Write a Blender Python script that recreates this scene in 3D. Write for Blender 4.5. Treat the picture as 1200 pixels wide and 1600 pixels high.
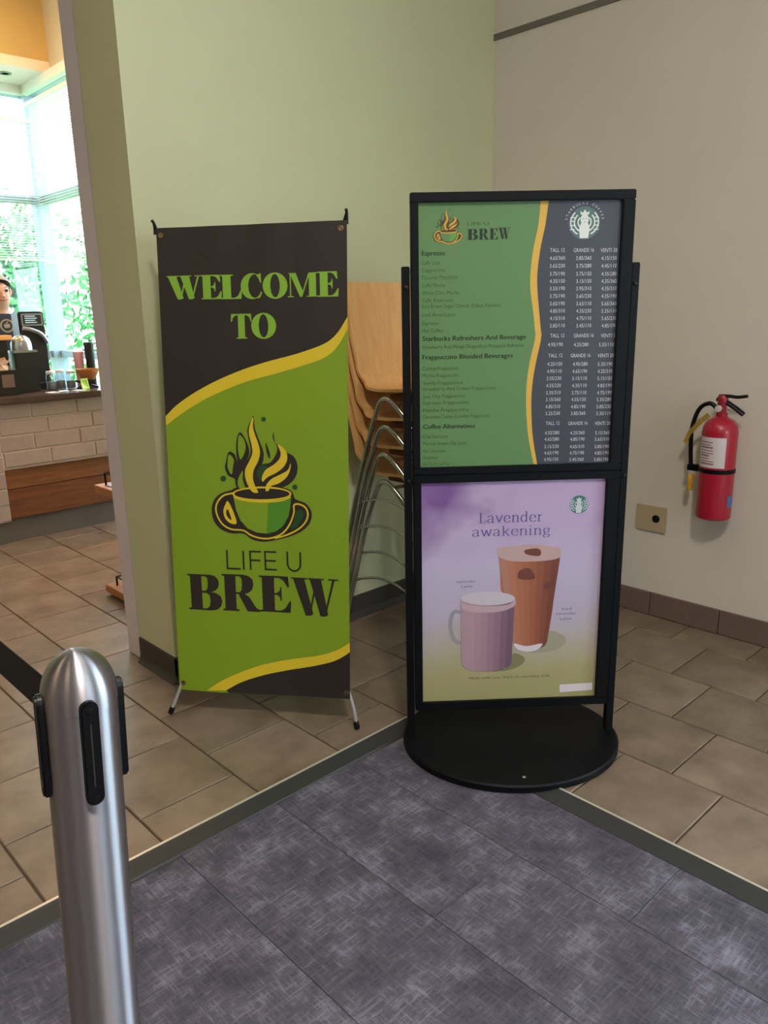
import bpy, bmesh, math, random
from mathutils import Vector, Matrix
from mathutils.geometry import tessellate_polygon
for _o in list(bpy.data.objects): bpy.data.objects.remove(_o)
SC = bpy.context.scene
COL = SC.collection
R = math.radians
PI = math.pi

# ---------------------------------------------------------------- camera
cam_d = bpy.data.cameras.new('camera'); cam = bpy.data.objects.new('camera', cam_d); COL.objects.link(cam)
yaw, pitch, roll = R(46.619), R(-14.637), R(-1.184)
fw = Vector((math.cos(pitch)*math.cos(yaw), math.cos(pitch)*math.sin(yaw), math.sin(pitch)))
rt = fw.cross(Vector((0, 0, 1))).normalized(); up = rt.cross(fw)
rt2 = math.cos(roll)*rt + math.sin(roll)*up; up2 = -math.sin(roll)*rt + math.cos(roll)*up
m = Matrix((rt2, up2, -fw)).transposed().to_4x4(); m.translation = Vector((0, 0, 1.347))
cam.matrix_world = m
cam_d.sensor_fit = 'VERTICAL'; cam_d.sensor_height = 24.0; cam_d.lens = 1216.62/1600*24.0
cam_d.clip_start = 0.02; cam_d.clip_end = 200
SC.camera = cam

# ---------------------------------------------------------------- world, daylight, exposure
SKY_STRENGTH = 9.0
CEILING_PANEL = 15.0
CAFE_PANEL = 62.0
ENTRANCE_DAYLIGHT = 85.0
REAR_FILL = 12.0  # power of the fill lamp added behind the camera
w = bpy.data.worlds.new('sky'); SC.world = w; w.use_nodes = True
bg = w.node_tree.nodes['Background']; bg.inputs[0].default_value = (0.84, 0.92, 1.0, 1); bg.inputs[1].default_value = SKY_STRENGTH
def area(name, loc, target, sx, sy, power, col):
    l = bpy.data.lights.new(name, 'AREA'); l.shape = 'RECTANGLE'; l.size = sx; l.size_y = sy; l.energy = power; l.color = col
    o = bpy.data.objects.new(name, l); COL.objects.link(o); o.location = loc
    o.rotation_euler = (Vector(target)-Vector(loc)).to_track_quat('-Z', 'Y').to_euler(); return o
area('entrance_daylight', (3.5, -1.75, 1.35), (0.0, -1.0, 0.9), 2.0, 2.3, ENTRANCE_DAYLIGHT, (0.74, 0.81, 1.0))
area('rear_fill_light', (1.1, -3.6, 1.75), (1.4, 2.0, 1.0), 1.3, 1.3, REAR_FILL, (0.76, 0.83, 1.0))  # unseen cool fill, added to brighten the green wall from behind
SC.view_settings.view_transform = 'Standard'; SC.view_settings.look = 'None'
SC.view_settings.exposure = 0.0; SC.view_settings.gamma = 1.0; SC.view_settings.use_curve_mapping = False

# ---------------------------------------------------------------- materials
def lin(h):
    h = h.lstrip('#'); o = []
    for i in (0, 2, 4):
        c = int(h[i:i+2], 16)/255; o.append(c/12.92 if c <= .04045 else ((c+.055)/1.055)**2.4)
    return (*o, 1)
MATS = {}
def mat(name, col, rough=.6, metal=0.0, spec=.5, vary=0.0, scale=6.0, bump=0.0, bscale=80.0, emit=0.0, coat=0.0, rnd=0.0, stretch=None, col2=None):
    """Principled material; vary = colour mottling by noise, rnd = per-object variation, bump = fine relief."""
    if name in MATS: return MATS[name]
    M = bpy.data.materials.new(name); M.use_nodes = True; nt = M.node_tree; N = nt.nodes; L = nt.links
    b = N['Principled BSDF']; c = lin(col)
    b.inputs['Base Color'].default_value = c; b.inputs['Roughness'].default_value = rough; b.inputs['Metallic'].default_value = metal
    b.inputs['Specular IOR Level'].default_value = spec; b.inputs['Coat Weight'].default_value = coat
    if emit: b.inputs['Emission Color'].default_value = c; b.inputs['Emission Strength'].default_value = emit
    tc = N.new('ShaderNodeTexCoord'); vec = tc.outputs['Object']
    if rnd:
        oi = N.new('ShaderNodeObjectInfo'); ad = N.new('ShaderNodeVectorMath'); ad.operation = 'ADD'
        ml = N.new('ShaderNodeMath'); ml.operation = 'MULTIPLY'; ml.inputs[1].default_value = 37.0
        L.new(oi.outputs['Random'], ml.inputs[0]); L.new(vec, ad.inputs[0]); L.new(ml.outputs[0], ad.inputs[1]); vec = ad.outputs[0]
    if stretch:
        mp = N.new('ShaderNodeMapping'); mp.inputs['Scale'].default_value = stretch; L.new(vec, mp.inputs[0]); vec = mp.outputs[0]
    last = None
    if vary:
        nz = N.new('ShaderNodeTexNoise'); nz.inputs['Scale'].default_value = scale; nz.inputs['Detail'].default_value = 6; nz.inputs['Roughness'].default_value = .6
        L.new(vec, nz.inputs['Vector'])
        rp = N.new('ShaderNodeValToRGB'); rp.color_ramp.elements[0].position = .3; rp.color_ramp.elements[1].position = .7
        d = lin(col2) if col2 else tuple(max(0, x*(1-vary)) for x in c[:3])+(1,)
        u = c if col2 else tuple(min(1, x*(1+vary)) for x in c[:3])+(1,)
        rp.color_ramp.elements[0].color = d; rp.color_ramp.elements[1].color = u
        L.new(nz.outputs['Fac'], rp.inputs[0]); last = rp.outputs[0]
    if rnd:
        hs = N.new('ShaderNodeHueSaturation'); mr = N.new('ShaderNodeMapRange'); mr.inputs[3].default_value = 1-rnd; mr.inputs[4].default_value = 1+rnd
        L.new(oi.outputs['Random'], mr.inputs[0]); L.new(mr.outputs[0], hs.inputs['Value'])
        if last: L.new(last, hs.inputs['Color'])
        else: hs.inputs['Color'].default_value = c
        last = hs.outputs[0]
    if last: L.new(last, b.inputs['Base Color'])
    if bump:
        n2 = N.new('ShaderNodeTexNoise'); n2.inputs['Scale'].default_value = bscale; n2.inputs['Detail'].default_value = 4
        bp = N.new('ShaderNodeBump'); bp.inputs['Strength'].default_value = bump; bp.inputs['Distance'].default_value = .004
        L.new(vec, n2.inputs['Vector']); L.new(n2.outputs['Fac'], bp.inputs['Height']); L.new(bp.outputs[0], b.inputs['Normal'])
    MATS[name] = M; return M
def carpet_mat():
    M = bpy.data.materials.new('carpet_weave'); M.use_nodes = True; nt = M.node_tree; N = nt.nodes; L = nt.links; b = N['Principled BSDF']
    b.inputs['Roughness'].default_value = .8; b.inputs['Specular IOR Level'].default_value = .25
    tc = N.new('ShaderNodeTexCoord')
    oi = N.new('ShaderNodeObjectInfo'); ml = N.new('ShaderNodeMath'); ml.operation = 'MULTIPLY'; ml.inputs[1].default_value = 23.0
    ad = N.new('ShaderNodeVectorMath'); ad.operation = 'ADD'; L.new(oi.outputs['Random'], ml.inputs[0]); L.new(tc.outputs['Object'], ad.inputs[0]); L.new(ml.outputs[0], ad.inputs[1])
    def nz(sc, scale, det):
        mp = N.new('ShaderNodeMapping'); mp.inputs['Scale'].default_value = sc; n = N.new('ShaderNodeTexNoise'); n.inputs['Scale'].default_value = scale
        n.inputs['Detail'].default_value = det; n.inputs['Roughness'].default_value = .65
        L.new(ad.outputs[0], mp.inputs[0]); L.new(mp.outputs[0], n.inputs['Vector']); return n.outputs['Fac']
    a = nz((1, 9, 1), 18, 6); c = nz((9, 1, 1), 18, 6); e = nz((1, 1, 1), 9, 5)
    mx = N.new('ShaderNodeMath'); mx.operation = 'MAXIMUM'; L.new(a, mx.inputs[0]); L.new(c, mx.inputs[1])
    mu = N.new('ShaderNodeMath'); mu.operation = 'MULTIPLY_ADD'; mu.inputs[1].default_value = .55; L.new(e, mu.inputs[0])
    s = N.new('ShaderNodeMath'); s.operation = 'MULTIPLY'; s.inputs[1].default_value = .55; L.new(mx.outputs[0], s.inputs[0]); L.new(s.outputs[0], mu.inputs[2])
    rp = N.new('ShaderNodeValToRGB'); E = rp.color_ramp.elements
    E[0].position = .46; E[0].color = lin('423f4b'); E[1].position = .76; E[1].color = lin('888595')
    k = rp.color_ramp.elements.new(.58); k.color = lin('56535e')
    L.new(mu.outputs[0], rp.inputs[0]); L.new(rp.outputs[0], b.inputs['Base Color'])
    f = nz((1, 1, 1), 420, 2); bp = N.new('ShaderNodeBump'); bp.inputs['Strength'].default_value = .35; bp.inputs['Distance'].default_value = .002
    L.new(f, bp.inputs['Height']); L.new(bp.outputs[0], b.inputs['Normal']); return M
def glass_mat(name, tint=(.92, .98, .98), refl=.07):
    M = bpy.data.materials.new(name); M.use_nodes = True; nt = M.node_tree; N = nt.nodes; L = nt.links
    N.remove(N['Principled BSDF']); o = N['Material Output']
    t = N.new('ShaderNodeBsdfTransparent'); t.inputs[0].default_value = (*tint, 1); g = N.new('ShaderNodeBsdfGlossy'); g.inputs['Roughness'].default_value = .02
    mx = N.new('ShaderNodeMixShader'); mx.inputs[0].default_value = refl
    L.new(t.outputs[0], mx.inputs[1]); L.new(g.outputs[0], mx.inputs[2]); L.new(mx.outputs[0], o.inputs[0]); return M

M_green = mat('green_wall_paint', 'c7c8a2', .75, vary=.03, scale=2, bump=.08, bscale=160)
M_white = mat('offwhite_wall_paint', 'd2cabf', .75, vary=.03, scale=2, bump=.08, bscale=160)
M_ceil = mat('ceiling_paint', 'd8d4c8', .9)
M_yellow = mat('ochre_bulkhead_paint', 'd2b680', .8, vary=.03)
M_jamb = mat('grey_painted_steel', 'd6cbd4', .5, vary=.04, scale=4)
M_tile = mat('stoneware_tile', '8c7b6b', .33, vary=1, col2='685849', scale=7, rnd=.08, bump=.06, bscale=60)
M_grout = mat('brown_grout', '5a4a3e', .9)
M_base_dark = mat('dark_rubber_cove', '3c3833', .6)
M_base_tile = mat('brown_base_tile', '6e5a52', .5, rnd=.06, vary=.1)
M_reducer = mat('rubber_reducer', '303131', .55, vary=.05)
M_alu = mat('aluminium_edge', 'd8d4c8', .35, .5)
M_carpet = carpet_mat()
M_steel = mat('brushed_steel', 'aaa7ae', .40, 1.0)
def anisotropic(M_):
    N = M_.node_tree.nodes; b = N['Principled BSDF']; b.inputs['Anisotropic'].default_value = .95; b.inputs['Anisotropic Rotation'].default_value = .25
    t = N.new('ShaderNodeTangent'); t.direction_type = 'RADIAL'; t.axis = 'Z'; M_.node_tree.links.new(t.outputs[0], b.inputs['Tangent'])
anisotropic(M_steel)
M_chrome = mat('chrome_tube', 'c9cac8', .12, 1.0)
M_blk_plastic = mat('black_plastic', '09090b', .35, spec=.3)
M_belt = mat('black_nylon', '0c0c0d', .85, bump=.3, bscale=500)
M_blk_metal = mat('black_powder_coat', '07090d', .5, spec=.18, bump=.03, bscale=300)
M_glass = glass_mat('window_glass')
M_wood = mat('beech_ply', 'e8b678', .42, vary=1, col2='d9a160', scale=5, stretch=(9, 9, .8))
M_wood_edge = mat('ply_edge', '7a4a28', .55)

# ---------------------------------------------------------------- mesh helpers
def link(o, parent=None):
    COL.objects.link(o)
    if parent: o.parent = parent
    return o
def props(o, label=None, cat=None, group=None, kind=None):
    if label: o['label'] = label
    if cat: o['category'] = cat
    if group: o['group'] = group
    if kind: o['kind'] = kind
    return o
def empty(name, loc=(0, 0, 0), rz=0, label=None, cat=None, group=None):
    o = bpy.data.objects.new(name, None); o.empty_display_size = .1; link(o); o.location = loc; o.rotation_euler = (0, 0, rz)
    return props(o, label, cat, group)
def obj(name, bm, mats, parent=None, smooth=False, bevel=0.0, segs=2, auto=40):
    me = bpy.data.meshes.new(name); bmesh.ops.recalc_face_normals(bm, faces=bm.faces[:]) if bm.faces else None
    if bevel:
        bmesh.ops.bevel(bm, geom=[e for e in bm.edges if e.is_manifold and e.calc_face_angle(0) > R(30)], offset=bevel, segments=segs, affect='EDGES', clamp_overlap=True)
    bm.to_mesh(me); bm.free()
    for x in (mats if isinstance(mats, (list, tuple)) else [mats]): me.materials.append(x)
    if smooth:
        for p in me.polygons: p.use_smooth = True
        if auto: 
            me.set_sharp_from_angle(angle=R(auto))
    return link(bpy.data.objects.new(name, me), parent)
def box(bm, x0, y0, z0, x1, y1, z1):
    vs = [bm.verts.new(p) for p in ((x0, y0, z0), (x1, y0, z0), (x1, y1, z0), (x0, y1, z0), (x0, y0, z1), (x1, y0, z1), (x1, y1, z1), (x0, y1, z1))]
    for f in ((3, 2, 1, 0), (4, 5, 6, 7), (0, 1, 5, 4), (1, 2, 6, 5), (2, 3, 7, 6), (3, 0, 4, 7)): bm.faces.new([vs[i] for i in f])
    return bm
def B(*a):
    return box(bmesh.new(), *a)
def bx(name, a, mats, parent=None, bevel=0.0, **k):
    return obj(name, B(*a), mats, parent, bevel=bevel, **k)
def lathe(bm, prof, n=32, c=(0, 0, 0), M=None):
    rings = []
    for r, z in prof:
        rings.append([bm.verts.new((c[0]+max(r, 1e-4)*math.cos(2*PI*i/n), c[1]+max(r, 1e-4)*math.sin(2*PI*i/n), c[2]+z)) for i in range(n)])
    for a, b in zip(rings, rings[1:]):
        for i in range(n): bm.faces.new((a[i], a[(i+1) % n], b[(i+1) % n], b[i]))
    bm.faces.new(rings[0][::-1]); bm.faces.new(rings[-1])
    if M: bmesh.ops.transform(bm, matrix=M, verts=[v for r_ in rings for v in r_])
    return bm
def catmull(P, n=6, closed=False):
    P = [Vector(p) for p in P]; out = []
    m_ = len(P)
    rng = range(m_ if closed else m_-1)
    for i in rng:
        g = (lambda k: P[k % m_]) if closed else (lambda k: P[min(max(k, 0), m_-1)])
        a, b, c, d = g(i-1), g(i), g(i+1), g(i+2)
        for j in range(n):
            t = j/n; out.append(.5*((2*b)+(c-a)*t+(2*a-5*b+4*c-d)*t*t+(3*b-a-3*c+d)*t*t*t))
    if not closed: out.append(P[-1])
    return out
def tube(bm, P, r, n=10, closed=False, smooth=0, flat=1.0):
    if smooth:
        if isinstance(r, (list, tuple)):
            k0 = len(P)-1; r = [r[min(int(i/smooth), k0-1)]+(r[min(int(i/smooth), k0-1)+1]-r[min(int(i/smooth), k0-1)])*(i/smooth-min(int(i/smooth), k0-1)) for i in range(k0*smooth+1)]
        P = catmull(P, smooth, closed)
    P = [Vector(p) for p in P]; k = len(P); rings = []
    prev = None
    for i in range(k):
        if closed: t = (P[(i+1) % k]-P[i-1])
        else: t = (P[min(i+1, k-1)]-P[max(i-1, 0)])
        t.normalize()
        if prev is None:
            a = Vector((0, 0, 1)) if abs(t.z) < .9 else Vector((1, 0, 0)); u = t.cross(a).normalized()
        else:
            u = (prev-t*prev.dot(t)).normalized()
        prev = u; v = t.cross(u); rr = r[i] if isinstance(r, (list, tuple)) else r
        rings.append([bm.verts.new(P[i]+u*rr*math.cos(2*PI*j/n)+v*rr*flat*math.sin(2*PI*j/n)) for j in range(n)])
    for i in range(k if closed else k-1):
        a, b = rings[i], rings[(i+1) % k]
        for j in range(n): bm.faces.new((a[j], a[(j+1) % n], b[(j+1) % n], b[j]))
    if not closed: bm.faces.new(rings[0][::-1]); bm.faces.new(rings[-1])
    return bm
def grid_sheet(bm, fn, nu, nv, thick=0.0):
    """surface fn(u,v)->Vector, optionally thickened along the normal"""
    V = [[bm.verts.new(fn(i/nu, j/nv)) for i in range(nu+1)] for j in range(nv+1)]
    fs = [bm.faces.new((V[j][i], V[j][i+1], V[j+1][i+1], V[j+1][i])) for j in range(nv) for i in range(nu)]
    if thick:
        bmesh.ops.recalc_face_normals(bm, faces=fs)
        bmesh.ops.solidify(bm, geom=fs, thickness=thick)
    return bm
def copy_tree(o, parent=None):
    c = o.copy(); COL.objects.link(c); c.parent = parent
    for ch in list(o.children): copy_tree(ch, c)
    return c
def struct(o): o['kind'] = 'structure'; return o

# ---------------------------------------------------------------- flat print: polygons and lettering laid on a surface
def ell(cx, cy, rx, ry, n=28, a0=0, a1=360): 
    return [(cx+rx*math.cos(R(a0+(a1-a0)*i/n)), cy+ry*math.sin(R(a0+(a1-a0)*i/n))) for i in range(n if a1-a0 == 360 else n+1)]
GL = {
 'E': (.78, [([(0,0),(0,.04),(.07,.06),(.07,.94),(0,.96),(0,1),(.72,1),(.74,.70),(.70,.70),(.60,.88),(.50,.95),(.37,.95),(.37,.53),(.44,.54),(.50,.60),(.52,.70),(.55,.70),(.55,.32),(.52,.32),(.50,.42),(.44,.48),(.37,.48),(.37,.05),(.52,.05),(.63,.12),(.74,.32),(.78,.32),(.76,0)], [])]),
 'L': (.76, [([(0,0),(0,.04),(.07,.06),(.07,.94),(0,.96),(0,1),(.46,1),(.46,.96),(.37,.94),(.37,.05),(.50,.05),(.62,.13),(.72,.36),(.76,.36),(.74,0)], [])]),
 'T': (.92, [([(.22,0),(.22,.04),(.31,.06),(.31,.95),(.22,.94),(.10,.86),(.04,.68),(0,.68),(.02,1),(.90,1),(.92,.68),(.88,.68),(.82,.86),(.70,.94),(.61,.95),(.61,.06),(.70,.04),(.70,0)], [])]),
 'O': (1.0, [(ell(.5,.5,.5,.52), [ell(.5,.5,.19,.46)])]),
 'C': (.88, [(ell(.47,.5,.47,.52,24,52,308)+ell(.58,.5,.27,.47,24,52,308)[::-1], []), ([(.80,1),(.84,1),(.85,.62),(.81,.62),(.74,.80),(.64,.94)], []), ([(.60,.02),(.74,.10),(.82,.26),(.88,.26),(.80,.05),(.70,.0)], [])]),
 'W': (1.32, [([(.05,.97),(.37,.97),(.60,.05),(.52,0),(.38,0)], []), ([(.47,0),(.52,0),(.72,.85),(.66,.85)], []), ([(.52,.97),(.84,.97),(1.02,.05),(.94,0),(.80,0)], []), ([(.90,0),(.95,0),(1.22,.97),(1.15,.97)], []), ([(0,.96),(.46,.96),(.46,1),(0,1)], []), ([(.48,.96),(.92,.96),(.92,1),(.48,1)], []), ([(1.04,.96),(1.32,.96),(1.32,1),(1.04,1)], [])]),
 'M': (1.32, [([(.10,0),(.15,0),(.15,.97),(.10,.97)], []), ([(0,0),(.26,0),(.26,.04),(0,.04)], []), ([(.02,1),(.36,1),(.68,.17),(.61,0),(.53,0),(.12,.95)], []), ([(.56,0),(.62,0),(.98,1),(.91,1)], []), ([(.92,0),(1.22,0),(1.22,1),(.92,1)], []), ([(.82,0),(1.32,0),(1.32,.04),(.82,.04)], []), ([(.94,.96),(1.32,.96),(1.32,1),(.94,1)], [])]),
 'B': (.89, [([(0,0),(0,.04),(.07,.06),(.07,.94),(0,.96),(0,1),(.60,1),(.72,.97),(.80,.88),(.82,.77),(.79,.64),(.70,.55),(.60,.52),(.74,.49),(.85,.41),(.89,.28),(.85,.13),(.75,.03),(.60,0)], [[(.37,.95),(.47,.95),(.52,.90),(.53,.77),(.52,.62),(.47,.55),(.37,.55)], [(.37,.49),(.48,.49),(.56,.43),(.58,.28),(.56,.12),(.48,.05),(.37,.05)]])]),
 'R': (1.0, [([(0,0),(0,.04),(.07,.06),(.07,.94),(0,.96),(0,1),(.58,1),(.72,.97),(.82,.88),(.84,.74),(.80,.60),(.70,.51),(.60,.48),(.72,.40),(.90,.10),(1.0,.05),(1.0,0),(.66,0),(.46,.42),(.44,.47),(.37,.47),(.37,.06),(.45,.04),(.45,0)], [[(.37,.95),(.48,.95),(.53,.89),(.54,.74),(.52,.58),(.47,.52),(.37,.52)]])]),
}
SER = {  # serif lower case as pen strokes, x-height 1: width, strokes
 'L': (.85, [[(.2,0),(.2,1.45)], [(0,0),(.72,0),(.78,.32)], [(0,1.45),(.4,1.45)]]),
 'a': (.9, [[(.1,.8),(.25,.97),(.45,1),(.62,.9),(.66,.7),(.66,.15),(.72,.02),(.86,.05)], [(.66,.58),(.35,.52),(.12,.38),(.1,.18),(.2,.02),(.4,0),(.6,.12),(.66,.25)]]),
 'v': (.85, [[(.1,1),(.43,0)], [(.43,0),(.76,1)], [(0,1),(.25,1)], [(.62,1),(.88,1)]]),
 'e': (.85, [[(.12,.55),(.75,.55)], [(.75,.55),(.7,.85),(.5,1),(.3,.97),(.13,.75),(.1,.45),(.2,.12),(.45,0),(.65,.05),(.8,.2)]]),
 'n': (.97, [[(.2,0),(.2,1)], [(.2,.75),(.35,.95),(.55,1),(.7,.9),(.75,.7),(.75,0)], [(.02,0),(.4,0)], [(.57,0),(.95,0)], [(.02,.97),(.2,1)]]),
 'd': (.95, [[(.68,.85),(.5,1),(.3,.95),(.12,.7),(.1,.4),(.2,.1),(.4,0),(.6,.1),(.68,.25)], [(.7,1.5),(.7,.03)], [(.7,.02),(.92,.02)], [(.52,1.48),(.7,1.5)]]),
 'r': (.7, [[(.2,0),(.2,1)], [(.2,.7),(.35,.93),(.6,.97)], [(.02,0),(.42,0)], [(.02,.97),(.2,1)]]),
 'w': (1.25, [[(.08,1),(.37,0)], [(.37,0),(.62,.92)], [(.6,.97),(.88,0)], [(.88,0),(1.15,1)], [(0,1),(.24,1)], [(1.02,1),(1.26,1)]]),
 'k': (.95, [[(.2,0),(.2,1.5)], [(.75,1),(.25,.48)], [(.38,.6),(.8,0)], [(.02,0),(.4,0)], [(.62,0),(.95,0)], [(.6,1),(.9,1)], [(.02,1.48),(.2,1.5)]]),
 'i': (.45, [[(.2,0),(.2,1)], [(.02,0),(.4,0)], [(.02,.97),(.2,1)], [(.2,1.32),(.2,1.46)]]),
 'g': (.88, [ell(.4,.66,.28,.33,16)+[(.68,.66)], [(.22,.36),(.14,.22),(.3,.1),(.6,.05),(.74,-.14),(.6,-.38),(.3,-.42),(.08,-.28),(.15,-.08),(.3,.05)], [(.62,.9),(.86,.98)]]),
}
_fc = {}
def font_polys(s):
    """outline triangles of a line of built-in sans lettering at size 1"""
    if s in _fc: return _fc[s]
    cu = bpy.data.curves.new('t', 'FONT'); cu.body = s; cu.size = 1; cu.resolution_u = 2
    o = bpy.data.objects.new('t', cu); COL.objects.link(o); dg = bpy.context.evaluated_depsgraph_get()
    me = bpy.data.meshes.new_from_object(o.evaluated_get(dg))
    V = [(v.co.x, v.co.y) for v in me.vertices]; F = [tuple(p.vertices) for p in me.polygons]
    bpy.data.objects.remove(o); bpy.data.curves.remove(cu); bpy.data.meshes.remove(me)
    _fc[s] = (V, F); return _fc[s]
class Art:
    OFF = .00035
    def __init__(s): s.V = []; s.F = []; s.M = []; s.mats = []
    def mi(s, m_):
        if m_ not in s.mats: s.mats.append(m_)
        return s.mats.index(m_)
    def add(s, V, F, m_, lay):
        o = len(s.V); s.V += [(x, y, lay*s.OFF) for x, y in V]; s.F += [tuple(i+o for i in f) for f in F]; s.M += [s.mi(m_)]*len(F)
    def poly(s, pts, m_, lay=1, holes=()):
        L = [[Vector((x, y, 0)) for x, y in q] for q in (pts, *holes)]
        V = [(p.x, p.y) for q in L for p in q]; s.add(V, tessellate_polygon(L), m_, lay)
    def smooth(s, pts, m_, lay=1, n=4):
        s.poly([(p.x, p.y) for p in catmull([(x, y, 0) for x, y in pts], n, True)], m_, lay)
    def stroke(s, pts, wd, m_, lay=1, pen=None, sm=0):
        P = [Vector((x, y)) for x, y in pts]
        if sm: P = [Vector((p.x, p.y)) for p in catmull([(x, y, 0) for x, y in pts], sm)]
        V = []; k = len(P)
        for i in range(k):
            t = (P[min(i+1, k-1)]-P[max(i-1, 0)]).normalized(); n = Vector((-t.y, t.x))
            ww = wd if pen is None else pen*(.28+.72*abs(t.y))
            V += [tuple(P[i]+n*ww/2), tuple(P[i]-n*ww/2)]
        s.add(V, [(2*i, 2*i+1, 2*i+3, 2*i+2) for i in range(k-1)], m_, lay)
    def fat(s, ch, u0, v0, u1, v1, m_, lay=1):
        wd, P = GL[ch]; g_ = (u1-u0)*.03; u0 += g_; u1 -= g_; f = lambda q: [(u0+(u1-u0)*x/wd, v0+(v1-v0)*y) for x, y in q]
        for a, h in P: s.poly(f(a), m_, lay, [f(k) for k in h])
    def serif(s, word, u0, v0, u1, xh, m_, lay=1):
        tot = sum(SER[c][0]+.08 for c in word); sx = (u1-u0)/tot; x = u0
        for c in word:
            for st in SER[c][1]: 
                s.stroke([(x+a*sx, v0+b*xh) for a, b in st], 0, m_, lay, pen=.17*xh, sm=3 if len(st) > 3 else 0)
            x += (SER[c][0]+.08)*sx
    def text(s, t, u, v, size, m_, lay=1, width=None, align='l', mirror=None):
        V, F = font_polys(t); x0 = min(p[0] for p in V); x1 = max(p[0] for p in V)
        sx = size if width is None else width/(x1-x0)
        ox = u - (0 if align == 'l' else .5)*sx*(x1-x0)
        s.add([(ox+(x-x0)*sx, v+y*size) for x, y in V], F, m_, lay)
    def build(s, name, parent, fn, cut=None):
        bm = bmesh.new(); vs = [bm.verts.new(p) for p in s.V]
        for f, k in zip(s.F, s.M):
            try: fc = bm.faces.new([vs[i] for i in f]); fc.material_index = k
            except ValueError: pass
        if cut:
            (u0, u1, v0, v1, st) = cut
            for ax, a, b in ((0, u0, u1), (1, v0, v1)):
                k = math.ceil(a/st)
                while k*st < b:
                    co = [0, 0, 0]; no = [0, 0, 0]; co[ax] = k*st; no[ax] = 1
                    bmesh.ops.bisect_plane(bm, geom=bm.verts[:]+bm.edges[:]+bm.faces[:], plane_co=co, plane_no=no); k += 1
        for v in bm.verts: v.co = fn(v.co.x, v.co.y, v.co.z)
        me = bpy.data.meshes.new(name); bm.to_mesh(me); bm.free()
        for m_ in s.mats: me.materials.append(m_)
        return link(bpy.data.objects.new(name, me), parent)
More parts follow.
